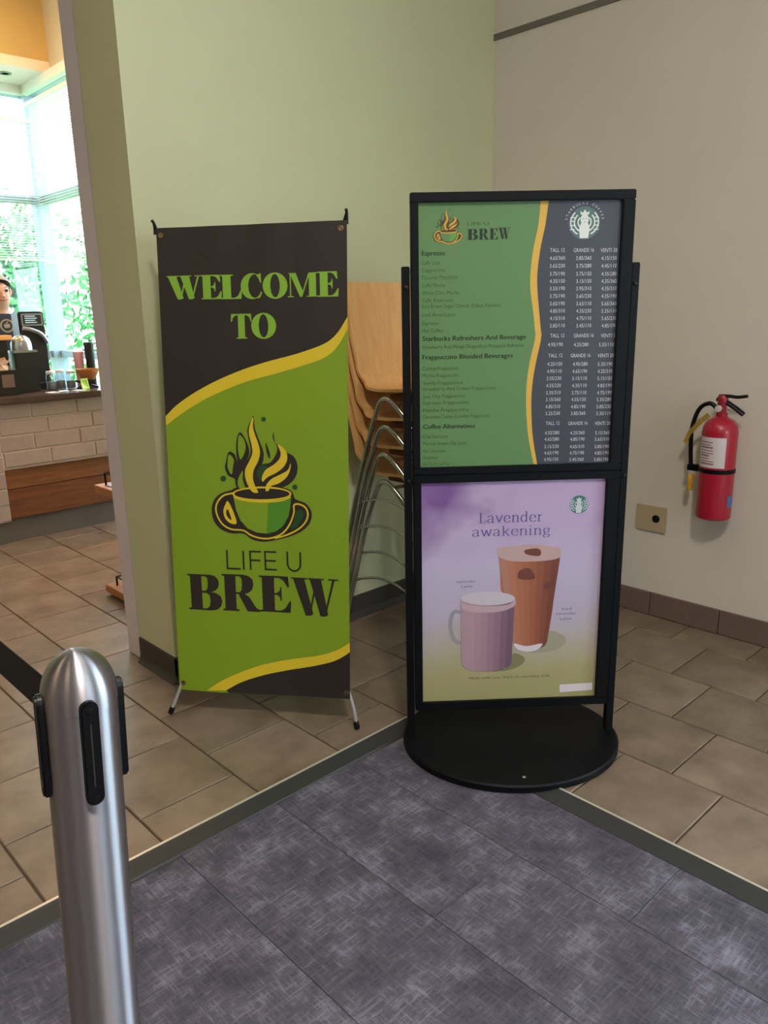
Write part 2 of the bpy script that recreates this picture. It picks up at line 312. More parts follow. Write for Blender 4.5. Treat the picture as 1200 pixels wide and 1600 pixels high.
ART = {'swoosh_hi': [(-0.0172,0.908),(0.0125,0.9313),(0.0487,0.963),(0.1125,1.003),(0.1935,1.0422),(0.2726,1.0725),(0.3561,1.0967),(0.4438,1.1178),(0.513,1.1387),(0.5531,1.157),(0.5817,1.1832),(0.6047,1.2172),(0.6161,1.2354)],
 'swoosh_lo': [(-0.0193,0.8759),(0.0104,0.8995),(0.0657,0.9373),(0.1418,0.9803),(0.2222,1.0142),(0.2949,1.0391),(0.384,1.0609),(0.4716,1.085),(0.5293,1.1035),(0.5637,1.1248),(0.5867,1.1512),(0.6041,1.1802),(0.6156,1.2012)],
 'hem_hi': [(0.101,0.0017),(0.1493,0.0366),(0.218,0.0727),(0.302,0.106),(0.4005,0.1316),(0.4971,0.1519),(0.5608,0.1763),(0.6004,0.2029),(0.6162,0.2158)],
 'hem_lo': [(0.1689,0.0068),(0.2249,0.0397),(0.3005,0.0686),(0.383,0.091),(0.4802,0.1142),(0.5442,0.1349),(0.584,0.1577),(0.5999,0.1708),(0.6157,0.1839)],
 'welcome': [('W',0.0355,1.2877,0.1576,1.3581),('E',0.1483,1.2864,0.2194,1.358),('L',0.2122,1.2855,0.2829,1.3573),('C',0.2756,1.2852,0.3498,1.3581),('O',0.3469,1.2842,0.4296,1.358),('M',0.4239,1.2867,0.5268,1.3563),('E',0.5206,1.2856,0.5873,1.3578),('T',0.2396,1.1668,0.3116,1.241),('O',0.305,1.1666,0.3903,1.2412)],
 'brew': [('B',0.0488,0.2874,0.1757,0.41),('R',0.1687,0.2898,0.3056,0.4148),('E',0.2972,0.2922,0.411,0.4146),('W',0.405,0.2865,0.5723,0.4132)],
 'lifeu': [('L',0.1921,0.4308,0.2401,0.4965),('I',0.2459,0.4321,0.2563,0.4956),('F',0.2713,0.4322,0.3118,0.4968),('E',0.3214,0.4324,0.3629,0.4973),('U',0.3966,0.4318,0.4461,0.4981)],
 'cup': {'dark': [(0.1526,0.6418),(0.164,0.6664),(0.1877,0.6839),(0.2209,0.6943),(0.2363,0.7019),(0.2964,0.709),(0.3654,0.7086),(0.4044,0.7034),(0.4235,0.692),(0.4302,0.6732),(0.4422,0.6663),(0.4662,0.6575),(0.4827,0.6366),(0.4845,0.6128),(0.4741,0.5885),(0.4491,0.5661),(0.4092,0.5478),(0.3592,0.5338),(0.319,0.5275),(0.2842,0.5336),(0.2547,0.5521),(0.2142,0.5517),(0.1792,0.5643),(0.1574,0.5881),(0.1503,0.6173)],
         'body': [(0.2269,0.6718),(0.233,0.6294),(0.2466,0.5958),(0.2706,0.5698),(0.3002,0.5576),(0.3351,0.5549),(0.3652,0.5632),(0.3906,0.5834),(0.4089,0.6153),(0.4163,0.649),(0.4182,0.6767),(0.3835,0.6634),(0.3216,0.6579),(0.2595,0.6621)],
         'shade': [(0.3424,0.6594),(0.3326,0.5548),(0.3652,0.5632),(0.3906,0.5834),(0.4089,0.6153),(0.4163,0.649),(0.4182,0.6767),(0.3835,0.6634)],
         'line': [(0.2305,0.6849),(0.1949,0.6768),(0.1737,0.6569),(0.1648,0.6324),(0.171,0.6033),(0.1876,0.5793),(0.2148,0.5655),(0.2552,0.5629),(0.2797,0.5481),(0.3145,0.5386),(0.3495,0.5408),(0.3848,0.5566),(0.4104,0.5865),(0.4263,0.6254),(0.4271,0.6493),(0.4419,0.6545),(0.4635,0.6455),(0.4726,0.6244),(0.4646,0.5978),(0.4395,0.573),(0.3995,0.5523),(0.3594,0.5402)],
         'dee': [(0.209,0.6554),(0.2337,0.5905),(0.2157,0.5841),(0.1962,0.5991),(0.1897,0.6233),(0.1958,0.643)],
         'deein': [(0.2053,0.6311),(0.2163,0.5973),(0.204,0.6043),(0.1991,0.6187)],
         'rin': [(0.4535,0.6357),(0.4578,0.6168),(0.4449,0.5924),(0.4248,0.5749),(0.41,0.572),(0.4256,0.6014),(0.4338,0.6304)],
         'f1d': [(0.3015,0.9294),(0.2844,0.896),(0.2825,0.8728),(0.2892,0.8355),(0.2883,0.812),(0.2722,0.7835),(0.2613,0.7596),(0.2623,0.7264),(0.271,0.6979),(0.3258,0.7039),(0.307,0.7273),(0.3106,0.7558),(0.3289,0.7845),(0.3327,0.8174),(0.3217,0.8499),(0.3077,0.8916),(0.3056,0.9239)],
         'f1': [(0.3013,0.9262),(0.2905,0.9007),(0.2874,0.8728),(0.2944,0.8402),(0.2957,0.8121),(0.2821,0.7837),(0.2697,0.7598),(0.27,0.7313),(0.2812,0.7029),(0.293,0.6888),(0.3104,0.6883),(0.3013,0.7081),(0.2948,0.7318),(0.2985,0.7603),(0.3144,0.7889),(0.3214,0.8172),(0.3166,0.8452),(0.307,0.873),(0.3016,0.8962),(0.304,0.9193)],
         'leafd': [(0.2542,0.8781),(0.2442,0.8537),(0.2415,0.8161),(0.2441,0.7854),(0.2362,0.8089),(0.2167,0.8166),(0.2063,0.7872),(0.2016,0.7633),(0.213,0.7397),(0.2326,0.7305),(0.2365,0.7067),(0.2559,0.6927),(0.2673,0.7265),(0.2638,0.7597),(0.2749,0.7883),(0.286,0.8167),(0.2798,0.8447),(0.2662,0.8717)],
         'leaf1': [(0.2538,0.8701),(0.2487,0.8444),(0.2489,0.8162),(0.2553,0.7927),(0.2685,0.8117),(0.2745,0.8353),(0.2681,0.8586)],
         'leaf2': [(0.2173,0.8086),(0.2115,0.7825),(0.2116,0.7635),(0.2232,0.7446),(0.2296,0.7733),(0.2329,0.7923)],
         'leaf3': [(0.2612,0.7573),(0.2451,0.7308),(0.244,0.7068),(0.2584,0.6928),(0.278,0.6861),(0.2665,0.7073),(0.26,0.7311)],
         'blob': [(0.3676,0.8805),(0.3714,0.8505),(0.3821,0.839),(0.4081,0.8184),(0.4318,0.8048),(0.443,0.777),(0.4372,0.7441),(0.4146,0.7178),(0.3799,0.7028),(0.3354,0.6946),(0.326,0.7087),(0.302,0.7272),(0.3085,0.7652),(0.3288,0.7797),(0.3534,0.7849),(0.374,0.8133),(0.3772,0.8366),(0.3649,0.8597)],
         'f2': [(0.3798,0.8413),(0.3887,0.8181),(0.3856,0.7994),(0.3679,0.7804),(0.3379,0.7611),(0.3247,0.7372),(0.3266,0.723),(0.3419,0.7375),(0.3718,0.7523),(0.3969,0.7715),(0.4098,0.7951),(0.4081,0.8184),(0.3941,0.8345)],
         'f3': [(0.4205,0.7837),(0.4111,0.7624),(0.3863,0.7478),(0.3565,0.7331),(0.3385,0.7137),(0.3354,0.6946),(0.3452,0.6949),(0.3531,0.7093),(0.3805,0.7194),(0.4055,0.7388),(0.4184,0.7626)],
         'curl': [(0.3411,0.8478),(0.3501,0.8269),(0.3543,0.8083),(0.3514,0.7966),(0.3424,0.8175)],
         'rim': [(0.4209,0.6862),(0.4183,0.6809),(0.4109,0.6757),(0.3991,0.6709),(0.3834,0.6667),(0.3647,0.6633),(0.3437,0.661),(0.3217,0.6598),(0.2996,0.6599),(0.2786,0.6611),(0.2597,0.6635),(0.244,0.6669),(0.2323,0.6712),(0.2251,0.6761),(0.2228,0.6814),(0.2256,0.6868),(0.2332,0.6921),(0.2454,0.6969),(0.2614,0.7011),(0.2804,0.7043),(0.3015,0.7066),(0.3235,0.7077),(0.3455,0.7076),(0.3662,0.7063),(0.3847,0.7039),(0.4001,0.7005),(0.4115,0.6963),(0.4186,0.6914)],
         'rimin': [(0.4146,0.6865),(0.4121,0.6826),(0.4053,0.6787),(0.3942,0.6751),(0.3796,0.6719),(0.3621,0.6694),(0.3425,0.6675),(0.3219,0.6666),(0.3013,0.6665),(0.2816,0.6673),(0.264,0.669),(0.2493,0.6714),(0.2383,0.6745),(0.2315,0.6781),(0.2293,0.682),(0.2319,0.686),(0.239,0.69),(0.2503,0.6936),(0.2652,0.6968),(0.283,0.6993),(0.3027,0.701),(0.3233,0.702),(0.3438,0.702),(0.3632,0.7011),(0.3806,0.6995),(0.395,0.697),(0.4058,0.6939),(0.4124,0.6904)],
         'dkc': [(0.3493,0.7518),(0.3469,0.7411),(0.3408,0.7324),(0.3323,0.7275),(0.3231,0.7273),(0.315,0.7319),(0.3096,0.7404),(0.308,0.751),(0.3104,0.7618),(0.3165,0.7704),(0.325,0.7753),(0.3342,0.7755),(0.3423,0.7709),(0.3477,0.7624)],
         'dot0': [(0.3449,0.9205),(0.3432,0.9161),(0.3392,0.9134),(0.3344,0.9134),(0.3306,0.916),(0.3293,0.9204),(0.331,0.9247),(0.335,0.9274),(0.3398,0.9274),(0.3435,0.9248)],
         'dot1': [(0.2045,0.7309),(0.2024,0.7252),(0.1972,0.7216),(0.1909,0.7215),(0.1861,0.7249),(0.1844,0.7305),(0.1866,0.7361),(0.1918,0.7397),(0.198,0.7399),(0.2029,0.7365)],
         'dot2': [(0.441,0.7085),(0.4392,0.7034),(0.4347,0.7002),(0.4293,0.7001),(0.425,0.7031),(0.4235,0.7081),(0.4253,0.7131),(0.4298,0.7163),(0.4352,0.7164),(0.4395,0.7134)]},
 'curve_l': [(0.0482,1.6225),(0.0437,1.5575),(0.032,1.4968),(0.0256,1.4351),(0.0268,1.3882),(0.0369,1.3246),(0.0441,1.2654),(0.0437,1.2797),(0.0428,1.2527),(0.0319,1.204),(0.0248,1.1546),(0.0223,1.0989),(0.0249,1.0424),(0.0323,0.9793),(0.0488,0.9033),(0.0521,0.8915)],
 'curve_r': [(0.0701,1.6221),(0.0626,1.5572),(0.051,1.4965),(0.0447,1.4348),(0.0461,1.3878),(0.0535,1.3242),(0.0609,1.2651),(0.0604,1.2794),(0.0596,1.2524),(0.0499,1.2036),(0.0417,1.1542),(0.0376,1.0986),(0.0392,1.0421),(0.045,0.979),(0.0593,0.9031),(0.0626,0.8912)],
 'menu_rows': [['Espresso',-0.2783,1.4833,-0.2094],['Caffe Latte',-0.2785,1.4598,-0.2218],['Cappuccino',-0.2787,1.4407,-0.2083],['Caramel Macchiato',-0.2788,1.4216,-0.173],['Caffe Mocha',-0.279,1.4008,-0.2083],['White Choc Mocha',-0.2792,1.381,-0.1701],['Caffe Americano',-0.2794,1.3616,-0.1865],['Iced Brown Sugar Oatmilk Shaken Espresso',-0.2795,1.3458,-0.0546],['Iced Americano',-0.2797,1.323,-0.1809],['Espresso',-0.2799,1.3007,-0.2249],['Hot Coffee',-0.2801,1.2804,-0.2139],['Starbucks Refreshers And Beverage',-0.2775,1.2575,0.0165],['Strawberry Acai Mango Dragonfruit Pineapple Refresher',-0.2777,1.2359,0.0143],['Frappuccino Blended Beverages',-0.2779,1.2071,-0.0186],['Caramel Frappuccino',-0.2782,1.177,-0.1721],['Mocha Frappuccino',-0.2783,1.1577,-0.1692],['Vanilla Frappuccino',-0.2785,1.1367,-0.159],['Strawberry And Cream Frappuccino',-0.2786,1.1201,-0.0648],['Java Chip Frappuccino',-0.2788,1.0995,-0.152],['Espresso Frappuccino',-0.279,1.081,-0.1406],['Matcha Frappuccino',-0.2791,1.0602,-0.1405],['Chocolate Cookie Crumble Frappuccino',-0.2793,1.0415,-0.0806],['Coffee Alternatives',-0.2795,1.012,-0.123],['Chai Tea Latte',-0.2798,0.9846,-0.1999],['Matcha Green Tea Latte',-0.2799,0.9645,-0.1455],['Hot Chocolate',-0.2801,0.9431,-0.2085],['Steamer',-0.2803,0.924,-0.2286],['Hot Tea Or Cold Tea',-0.2804,0.9053,-0.197]],
 'price_rows': [[0,(0.0975,1.4865),(0.1699,1.4852),(0.2392,1.484)],[1,(0.0982,1.4659),(0.1708,1.4646),(0.2403,1.4633)],[1,(0.0989,1.4457),(0.1717,1.4444),(0.2414,1.4431)],[1,(0.0997,1.4249),(0.1727,1.4236),(0.2425,1.4223)],[1,(0.1004,1.4056),(0.1735,1.4042),(0.2435,1.4029)],[1,(0.1011,1.3862),(0.1744,1.3848),(0.2446,1.3835)],[1,(0.1018,1.3662),(0.1753,1.3648),(0.2456,1.3634)],[1,(0.1025,1.3461),(0.1762,1.3446),(0.2467,1.3432)],[1,(0.1033,1.3264),(0.1771,1.3249),(0.2477,1.3235)],[1,(0.104,1.3066),(0.178,1.3051),(0.2488,1.3037)],[1,(0.1047,1.2868),(0.1789,1.2852),(0.2499,1.2838)],[0,(0.1057,1.2598),(0.1801,1.2582),(0.2513,1.2567)],[1,(0.1009,1.2352),(0.1739,1.2336),(0.2453,1.2321)],[0,(0.102,1.2052),(0.1735,1.2036),(0.2446,1.202)],[1,(0.1012,1.1816),(0.1734,1.1799),(0.2447,1.1783)],[1,(0.1007,1.1617),(0.1731,1.16),(0.2452,1.1584)],[1,(0.1003,1.1418),(0.1734,1.1401),(0.2456,1.1384)],[1,(0.0999,1.1217),(0.1737,1.12),(0.2461,1.1183)],[1,(0.1,1.1016),(0.1735,1.0998),(0.2466,1.0981)],[1,(0.1001,1.0824),(0.1732,1.0807),(0.2464,1.0789)],[1,(0.0997,1.0621),(0.1729,1.0603),(0.2469,1.0585)],[1,(0.1003,1.0428),(0.1737,1.041),(0.2473,1.0392)],[0,(0.1013,1.0143),(0.1738,1.0125),(0.2459,1.0106)],[1,(0.1,0.9868),(0.1738,0.9849),(0.2467,0.983)],[1,(0.1,0.9683),(0.1746,0.9664),(0.2465,0.9645)],[1,(0.1002,0.9469),(0.1744,0.9449),(0.247,0.943)],[1,(0.1003,0.9283),(0.1746,0.9263),(0.2474,0.9243)],[1,(0.1003,0.909),(0.1748,0.907),(0.2472,0.905)]],
 'sbrew': [('B',-0.1492,1.5213,-0.1183,1.5491),('R',-0.118,1.5213,-0.0894,1.5496),('E',-0.089,1.5213,-0.0647,1.5502),('W',-0.0653,1.5219,-0.0314,1.5517)],
 'slifeu': [(-0.1484,1.5582),(-0.0907,1.5673)],
 'scup': [(-0.2405,1.5107),(-0.1604,1.6009)],
 'siren1': [(0.1687,1.5595),(0.1706,1.5174)],
 'siren2': [(0.1877,0.7761),(0.1889,0.7483)],
 'lav': [('Lavender',-0.108,0.7283,0.0846,0.7593),('awakening',-0.1285,0.6872,0.1086,0.7154)],
 'drink': {'glass': [(-0.051,0.6432),(-0.0431,0.5782),(-0.0394,0.5151),(-0.0314,0.5038),(0.0009,0.3425),(0.0336,0.3126),(0.0869,0.3192),(0.1075,0.3443),(0.1202,0.4401),(0.1278,0.5507),(0.1393,0.6372),(0.1286,0.6456),(0.0456,0.6562),(-0.0367,0.6508)],'glass_dark': [(0.1399,0.621),(0.0885,0.6064),(0.0968,0.5105),(0.0814,0.4972),(0.0756,0.3397),(0.1022,0.3416),(0.1202,0.4401),(0.1278,0.5507)],'glass_top': [(-0.051,0.6432),(-0.0367,0.6508),(0.0456,0.6573),(0.1286,0.6456),(0.1394,0.6345),(0.135,0.613),(0.0782,0.6041),(-0.0048,0.6067),(-0.0465,0.6216)],'ice1': [(0.0166,0.5762),(0.0424,0.5835),(0.0612,0.5638),(0.059,0.5475),(0.0173,0.5489),(0.0107,0.5628)],'ice2': [(0.0306,0.6406),(0.0666,0.6448),(0.0798,0.6337),(0.0725,0.6204),(0.0361,0.627)],'ice3': [(0.0909,0.53),(0.1219,0.5427),(0.125,0.5288),(0.0967,0.5132)],'gfoot': [(0.0052,0.3394),(0.0439,0.3294),(0.0917,0.3363),(0.0789,0.3166),(0.0497,0.3108),(0.0174,0.3189)],'gshadow': [(0.1064,0.3757),(0.1385,0.3717),(0.1632,0.3537),(0.164,0.3336),(0.1406,0.3144),(0.098,0.3061),(0.0497,0.3091),(0.1023,0.3387)],'mug_l': [(-0.1608,0.4888),(-0.1582,0.2794)],'mug_r': [(0.0036,0.4832),(-0.0019,0.2734)],'mug_b': [(-0.0803,0.2491)],'gl': [(-0.0497,0.627),(0.002,0.3395)],'gr': [(0.1388,0.621),(0.1075,0.3431)],'gb': [(0.0549,0.3146)],'mug': [(-0.1619,0.4999),(-0.1582,0.2794),(-0.142,0.2584),(-0.0884,0.2494),(-0.0294,0.2541),(-0.003,0.2735),(0.0028,0.4943)],'mug_dark': [(-0.0487,0.446),(-0.0482,0.252),(-0.0187,0.2567),(-0.003,0.2735),(0.0036,0.4609)],'foam': [(0.0046,0.4876),(0.0019,0.482),(-0.0063,0.4769),(-0.0194,0.4727),(-0.0365,0.4698),(-0.0565,0.4682),(-0.0779,0.4682),(-0.0994,0.4697),(-0.1194,0.4726),(-0.1365,0.4768),(-0.1497,0.4818),(-0.158,0.4874),(-0.1608,0.4933),(-0.158,0.4989),(-0.1498,0.5039),(-0.1368,0.5081),(-0.1197,0.511),(-0.0999,0.5125),(-0.0785,0.5125),(-0.0572,0.5111),(-0.0372,0.5082),(-0.02,0.5041),(-0.0068,0.4991),(0.0016,0.4934)],'foamband': [(-0.1608,0.4888),(-0.1434,0.4727),(-0.0779,0.4649),(-0.0176,0.4684),(0.0041,0.4832),(0.0035,0.4637),(-0.033,0.4483),(-0.0855,0.4445),(-0.1433,0.4521),(-0.1602,0.4694)],'handle': [(-0.1616,0.4472),(-0.1789,0.4506),(-0.1904,0.4314),(-0.1914,0.3949),(-0.1808,0.3605),(-0.1612,0.3455)],'mshadow': [(0.0017,0.3051),(0.0286,0.2983),(0.0397,0.2835),(0.0294,0.2665),(-0.0079,0.2504),(-0.0615,0.2478),(-0.0081,0.2621)],'sticker': [(0.152,0.1944),(0.2551,0.1974),(0.2563,0.1725),(0.153,0.1677)],'cap1': [(-0.1725,0.5432),(-0.1154,0.5506)],'cap1b': [(-0.1594,0.5274),(-0.1257,0.5361)],'cap2': [(0.1491,0.4447),(0.1789,0.4537)],'cap2b': [(0.1322,0.4296),(0.1944,0.4375)],'cap2c': [(0.145,0.4122),(0.1818,0.4211)],'tag': [(-0.1337,0.2237),(0.1209,0.2303)],'cloud1': [(-0.2813,0.8516),(-0.1108,0.8493),(-0.1608,0.8096),(-0.2162,0.7957),(-0.2265,0.7413),(-0.2823,0.7299)]},
 'panels': {'upper': [(-0.2835,1.6124),(0.2631,1.6217),(-0.2809,0.9005),(0.2774,0.9024)],'lower': [(-0.2813,0.8529),(0.2608,0.8568),(-0.277,0.1529),(0.2685,0.1535)]}}
# ================================================================ THE SETTING
XR, YG, XD = 3.089, 2.482, 1.263          # right wall, green wall, plane of the cafe doorway
# ---- floor: slab with single tiles and carpet planks
floor = struct(bx('floor', (-3.2, -3.3, -.08, 3.25, 7.7, -.006), M_grout))
TW, TL, G = .3055, .3085, .005
def tile_bm(w_, l_):
    b_ = B(G/2, G/2, -.012, w_-G/2, l_-G/2, 0)
    bmesh.ops.bevel(b_, geom=[e for e in b_.edges if all(v.co.z > -.001 for v in e.verts)], offset=.0025, segments=1, affect='EDGES')
    return b_
tile_cells = []
for k in range(-14, 7):
    x0 = 1.083+k*TW; x1 = min(x0+TW, XR); off = 1.983 if k % 2 == 0 else 1.828
    for j in range(-18, 11):
        y0 = off+j*TL; y1 = y0+TL
        if k < 2: y0 = max(y0, 1.684)
        y1 = min(y1, 4.95)
        if y1-y0 < .02 or x1-x0 < .02 or y0 < -3.2: continue
        cx, cy = (x0+x1)/2, (y0+y1)/2
        if cx > XD+.15 and YG+.02 < y0 and y1 < YG+.1: continue
        ang = math.degrees(math.atan2(cy, cx)); seen = 12 < ang < 82
        if cx > 1.5 and cy > 2.7 and ang < 55: seen = False
        tile_cells.append((0 if seen else 1, math.hypot(cx, cy), x0, y0, x1-x0, y1-y0))
tile_cells.sort(); tmesh = {}; rest = bmesh.new()
for n_, (hid, dd, x0, y0, w_, l_) in enumerate(tile_cells):
    if n_ < 290 and not hid:
        key = (round(w_, 3), round(l_, 3))
        if key not in tmesh:
            o = obj('floor_tile', tile_bm(w_, l_), M_tile, floor); tmesh[key] = o.data
        else:
            o = link(bpy.data.objects.new('floor_tile', tmesh[key]), floor)
        o.location = (x0, y0, 0)
    else:
        b_ = tile_bm(w_, l_); bmesh.ops.translate(b_, vec=(x0, y0, 0), verts=b_.verts[:]); tm = bpy.data.meshes.new('tmp'); b_.to_mesh(tm); b_.free(); rest.from_mesh(tm); bpy.data.meshes.remove(tm)
o = obj('distant_floor_tiles', rest, M_tile, floor); o['kind'] = 'stuff'
# carpet planks 0.305 x 0.915
cmesh = {}
for k in range(-13, 4):
    x0 = .785+(k-1)*.3045+.3045; x1 = min(x0+.3045, 1.640)
    if x1-x0 < .01: continue
    for j in range(-6, 2):
        y0 = 1.316-(.3 if k % 3 == 1 else .62 if k % 3 == 2 else 0)+j*.915; y1 = min(y0+.915, 1.619); y0 = max(y0, -3.2)
        if y1-y0 < .02: continue
        key = (round(x1-x0, 3), round(y1-y0, 3))
        if key not in cmesh:
            o = obj('carpet_plank', B(.0006, .0006, -.008, x1-x0-.0006, y1-y0-.0006, -.001), M_carpet, floor, bevel=.001, segs=1); cmesh[key] = o.data
        else: o = link(bpy.data.objects.new('carpet_plank', cmesh[key]), floor)
        o.location = (x0, y0, 0)
# reducer strip between carpet and tile: sloping rubber body with a bright metal edge
def reducer(name, a, b, inward):
    a, b, q = Vector(a), Vector(b), Vector(inward)
    bm = bmesh.new(); P = [(0, -.006), (0, .006), (.012, .0065), (.062, .001), (.066, -.006)]
    ra = [bm.verts.new(a+q*x+Vector((0, 0, z))) for x, z in P]; rb = [bm.verts.new(b+q*x+Vector((0, 0, z))) for x, z in P]
    for i in range(5): bm.faces.new((ra[i], ra[(i+1) % 5], rb[(i+1) % 5], rb[i]))
    bm.faces.new(ra); bm.faces.new(rb[::-1])
    t = struct(obj(name, bm, M_reducer))
    e = bmesh.new(); d_ = (b-a).normalized(); w_ = q*.006
    lo, hi = a-w_*.9, b+w_*.3
    box(e, min(lo.x, hi.x), min(lo.y, hi.y), -.005, max(lo.x, hi.x), max(lo.y, hi.y), .0075); obj('metal_edge', e, M_alu, t); return t
reducer('trim_1', (-3.1, 1.684, 0), (1.697, 1.684, 0), (0, -1, 0))
reducer('trim_2', (1.697, 1.684, 0), (1.697, -3.2, 0), (-1, 0, 0))

# ---- walls, ceiling
H1, H2 = 3.4, 3.9
struct(bx('wall_green', (XD+.14, YG, 0, XR+.12, YG+.1, H2), M_green))
struct(bx('wall_return', (XD, YG, 0, XD+.14, 2.764, H2), M_green))
dw = bmesh.new(); box(dw, XD, 2.764, 2.86, XD+.14, 4.75, H2); struct(obj('wall_door_header', dw, M_green))
wr = bmesh.new(); box(wr, XR, -.65, 0, XR+.12, YG, H1); box(wr, XR, -3.3, 2.45, XR+.12, -.65, H1); box(wr, XR, -3.3, 0, XR+.12, -2.85, 2.45)
struct(obj('wall_right', wr, M_white))
wb_ = bmesh.new(); box(wb_, -3.2, -3.3, 0, .4, -3.2, H1); box(wb_, 1.8, -3.3, 0, XR, -3.2, H1); box(wb_, .4, -3.3, 2.4, 1.8, -3.2, H1); box(wb_, .4, -3.3, 0, 1.8, -3.2, 1.05); struct(obj('wall_back', wb_, M_white))  # opening in this wall is added to let fill light in
struct(bx('wall_left', (-3.2, -3.2, 0, -3.1, 4.75, H1), mat('taupe_wall_paint', '9a8a80', .8)))
struct(bx('wall_far', (-3.2, 4.75, 0, XD+.04, 4.82, H2), M_green))
ce = bmesh.new(); box(ce, -3.2, -3.3, H1, XD, 4.75, H1+.08); box(ce, XD, -3.3, H1, XR+.12, YG, H1+.08); struct(obj('ceiling', ce, M_ceil))
ce = bmesh.new(); box(ce, XD, YG, H2, 3.1, 7.65, H2+.08); box(ce, -1.2, 4.75, H2, XD, 7.65, H2+.08); struct(obj('ceiling_cafe', ce, M_ceil))
# trim line on the right wall, baseboards
struct(bx('trim_3', (XR-.005, -3.2, 2.502, XR, YG, 2.528), mat('grey_reveal', '6a655c', .6)))
bb = struct(bx('baseboard_right', (XR-.002, -.65, 0, XR, YG, .105), M_grout))
bmsh = None
for j in range(11):
    y1 = YG-.006-j*TL
    if y1 < -.6: break
    y0 = max(y1-TL+.004, -.65)
    o = obj('base_tile', B(XR-.011, y0-y1, .002, XR-.001, 0, .108), M_base_tile, bb, bevel=.002, segs=1) if bmsh is None or y1-y0 < TL-.01 else link(bpy.data.objects.new('base_tile', bmsh), bb)
    if bmsh is None: bmsh = o.data
    o.location = (0, y1, 0)
def cove(name, a, b, nrm):
    a, b, q = Vector(a), Vector(b), Vector(nrm); P = [(0, 0), (.022, 0), (.010, .015), (.006, .03), (.006, .102), (0, .105)]
    bm = bmesh.new(); ra = [bm.verts.new(a+q*x+Vector((0, 0, z))) for x, z in P]; rb = [bm.verts.new(b+q*x+Vector((0, 0, z))) for x, z in P]
    for i in range(6): bm.faces.new((ra[i], ra[(i+1) % 6], rb[(i+1) % 6], rb[i]))
    bm.faces.new(ra); bm.faces.new(rb[::-1]); return struct(obj(name, bm, M_base_dark))
cove('baseboard_green', (XD-.006, YG, 0), (XR-.012, YG, 0), (0, -1, 0))
cove('baseboard_return', (XD, YG-.006, 0), (XD, 2.764, 0), (-1, 0, 0))
# ---- doorway frame
d1 = struct(bx('door_1', (XD+.004, 2.777, 0, XD+.15, 2.886, 2.86), M_jamb, bevel=.003))
bx('shadow_gap', (XD+.03, 2.764, 0, XD+.13, 2.777, 2.86), mat('gap_shade', '2b2a2c', .8), d1)  # dark strip painted in place of the shade in the frame reveal
bx('frame_head', (XD+.004, 2.886, 2.78, XD+.15, 4.65, 2.86), M_jamb, d1, bevel=.003)
bx('far_jamb', (XD+.004, 4.65, 0, XD+.05, 4.75, 2.86), M_jamb, d1, bevel=.003)
# ---- windows
M_frame = mat('window_aluminium', '8fa3b4', .45, .3)
M_frame_w = mat('white_window_frame', 'dfe3e2', .5)
def window(name, o, ax, posts, rails, fm=M_frame, t=.06, dep=.09):
    """o = start corner, ax = unit direction along the wall; posts = offsets; rails = heights"""
    o, ax = Vector(o), Vector(ax); nn = Vector((-ax.y, ax.x, 0))
    def member(nm, a0, a1, z0, z1, dp, root, mt):
        bm = bmesh.new(); box(bm, a0, -dp/2, z0, a1, dp/2, z1)
        bmesh.ops.transform(bm, matrix=Matrix(((ax.x, nn.x, 0, o.x), (ax.y, nn.y, 0, o.y), (0, 0, 1, 0), (0, 0, 0, 1))), verts=bm.verts[:])
        return obj(nm, bm, mt, root)
    root = struct(member(name, posts[0]-t/2, posts[-1]+t/2, rails[-1]-t/2, rails[-1]+t/2, dep, None, fm))
    for p in posts: member('mullion', p-t/2, p+t/2, max(0, rails[0]-t/2), rails[-1]-t/2, dep, root, fm)
    for z in rails[:-1]:
        for a, b in zip(posts, posts[1:]): member('transom', a+t/2, b-t/2, max(0, z-t/2), z+t/2, dep*.8, root, fm)
    for a, b in zip(posts, posts[1:]):
        for z0, z1 in zip(rails, rails[1:]): member('pane', a+t/2, b-t/2, z0+t/2, z1-t/2, .008, root, M_glass)
    return root
XW, YW = 2.95, 7.5
window('window_1', (-1.1, YW, 0), (1, 0, 0), [0, 1.0, 2.0, 3.0, 4.05], [.03, 1.0, 2.34, 3.2])
window('window_2', (XW, 4.3, 0), (0, 1, 0), [0, 1.0, 2.1, 3.2], [.03, 1.0, 2.34, 3.2])
window('window_3', (XR+.06, -2.82, 0), (0, 1, 0), [0, 1.07, 2.14], [.03, 2.42], mat('dark_bronze_frame', '3a3836', .4, .4))
window('window_rear_fill', (.43, -3.25, 0), (1, 0, 0), [0, .67, 1.34], [1.08, 2.37], mat('dark_bronze_frame', '3a3836', .4, .4))  # unseen window, added as an inlet for fill from behind
bx('corner_post', (2.86, 7.41, 0, 2.98, 7.53, 3.17), M_frame, bpy.data.objects['window_1'])
ww = bmesh.new(); box(ww, -1.2, YW-.05, 3.23, 3.06, YW+.05, H2); struct(obj('wall_window_header_back', ww, M_white))
ww = bmesh.new(); box(ww, XW-.05, 4.27, 3.23, XW+.05, YW-.05, H2); box(ww, XW-.05, YG+.1, 0, XW+.05, 4.27, H2); struct(obj('wall_window_header_side', ww, M_white))
struct(bx('wall_cafe_left', (-1.2, 4.87, 0, -1.13, YW-.05, H2), M_white))
sf = struct(bx('wall_bulkhead', (-1.13, 6.9, 3.32, XW-.05, 6.98, H2), M_yellow))
so = struct(bx('ceiling_soffit', (-1.13, 6.88, 3.24, XW-.05, YW-.05, 3.32), mat('white_soffit', 'e6e6e2', .7), bevel=.004))
struct(bx('trim_4', (-1.13, YW-.11, 3.17, XW-.05, YW-.05, 3.24), M_frame_w)); struct(bx('trim_5', (XW-.11, 4.3, 3.17, XW-.05, YW-.11, 3.24), M_frame_w))
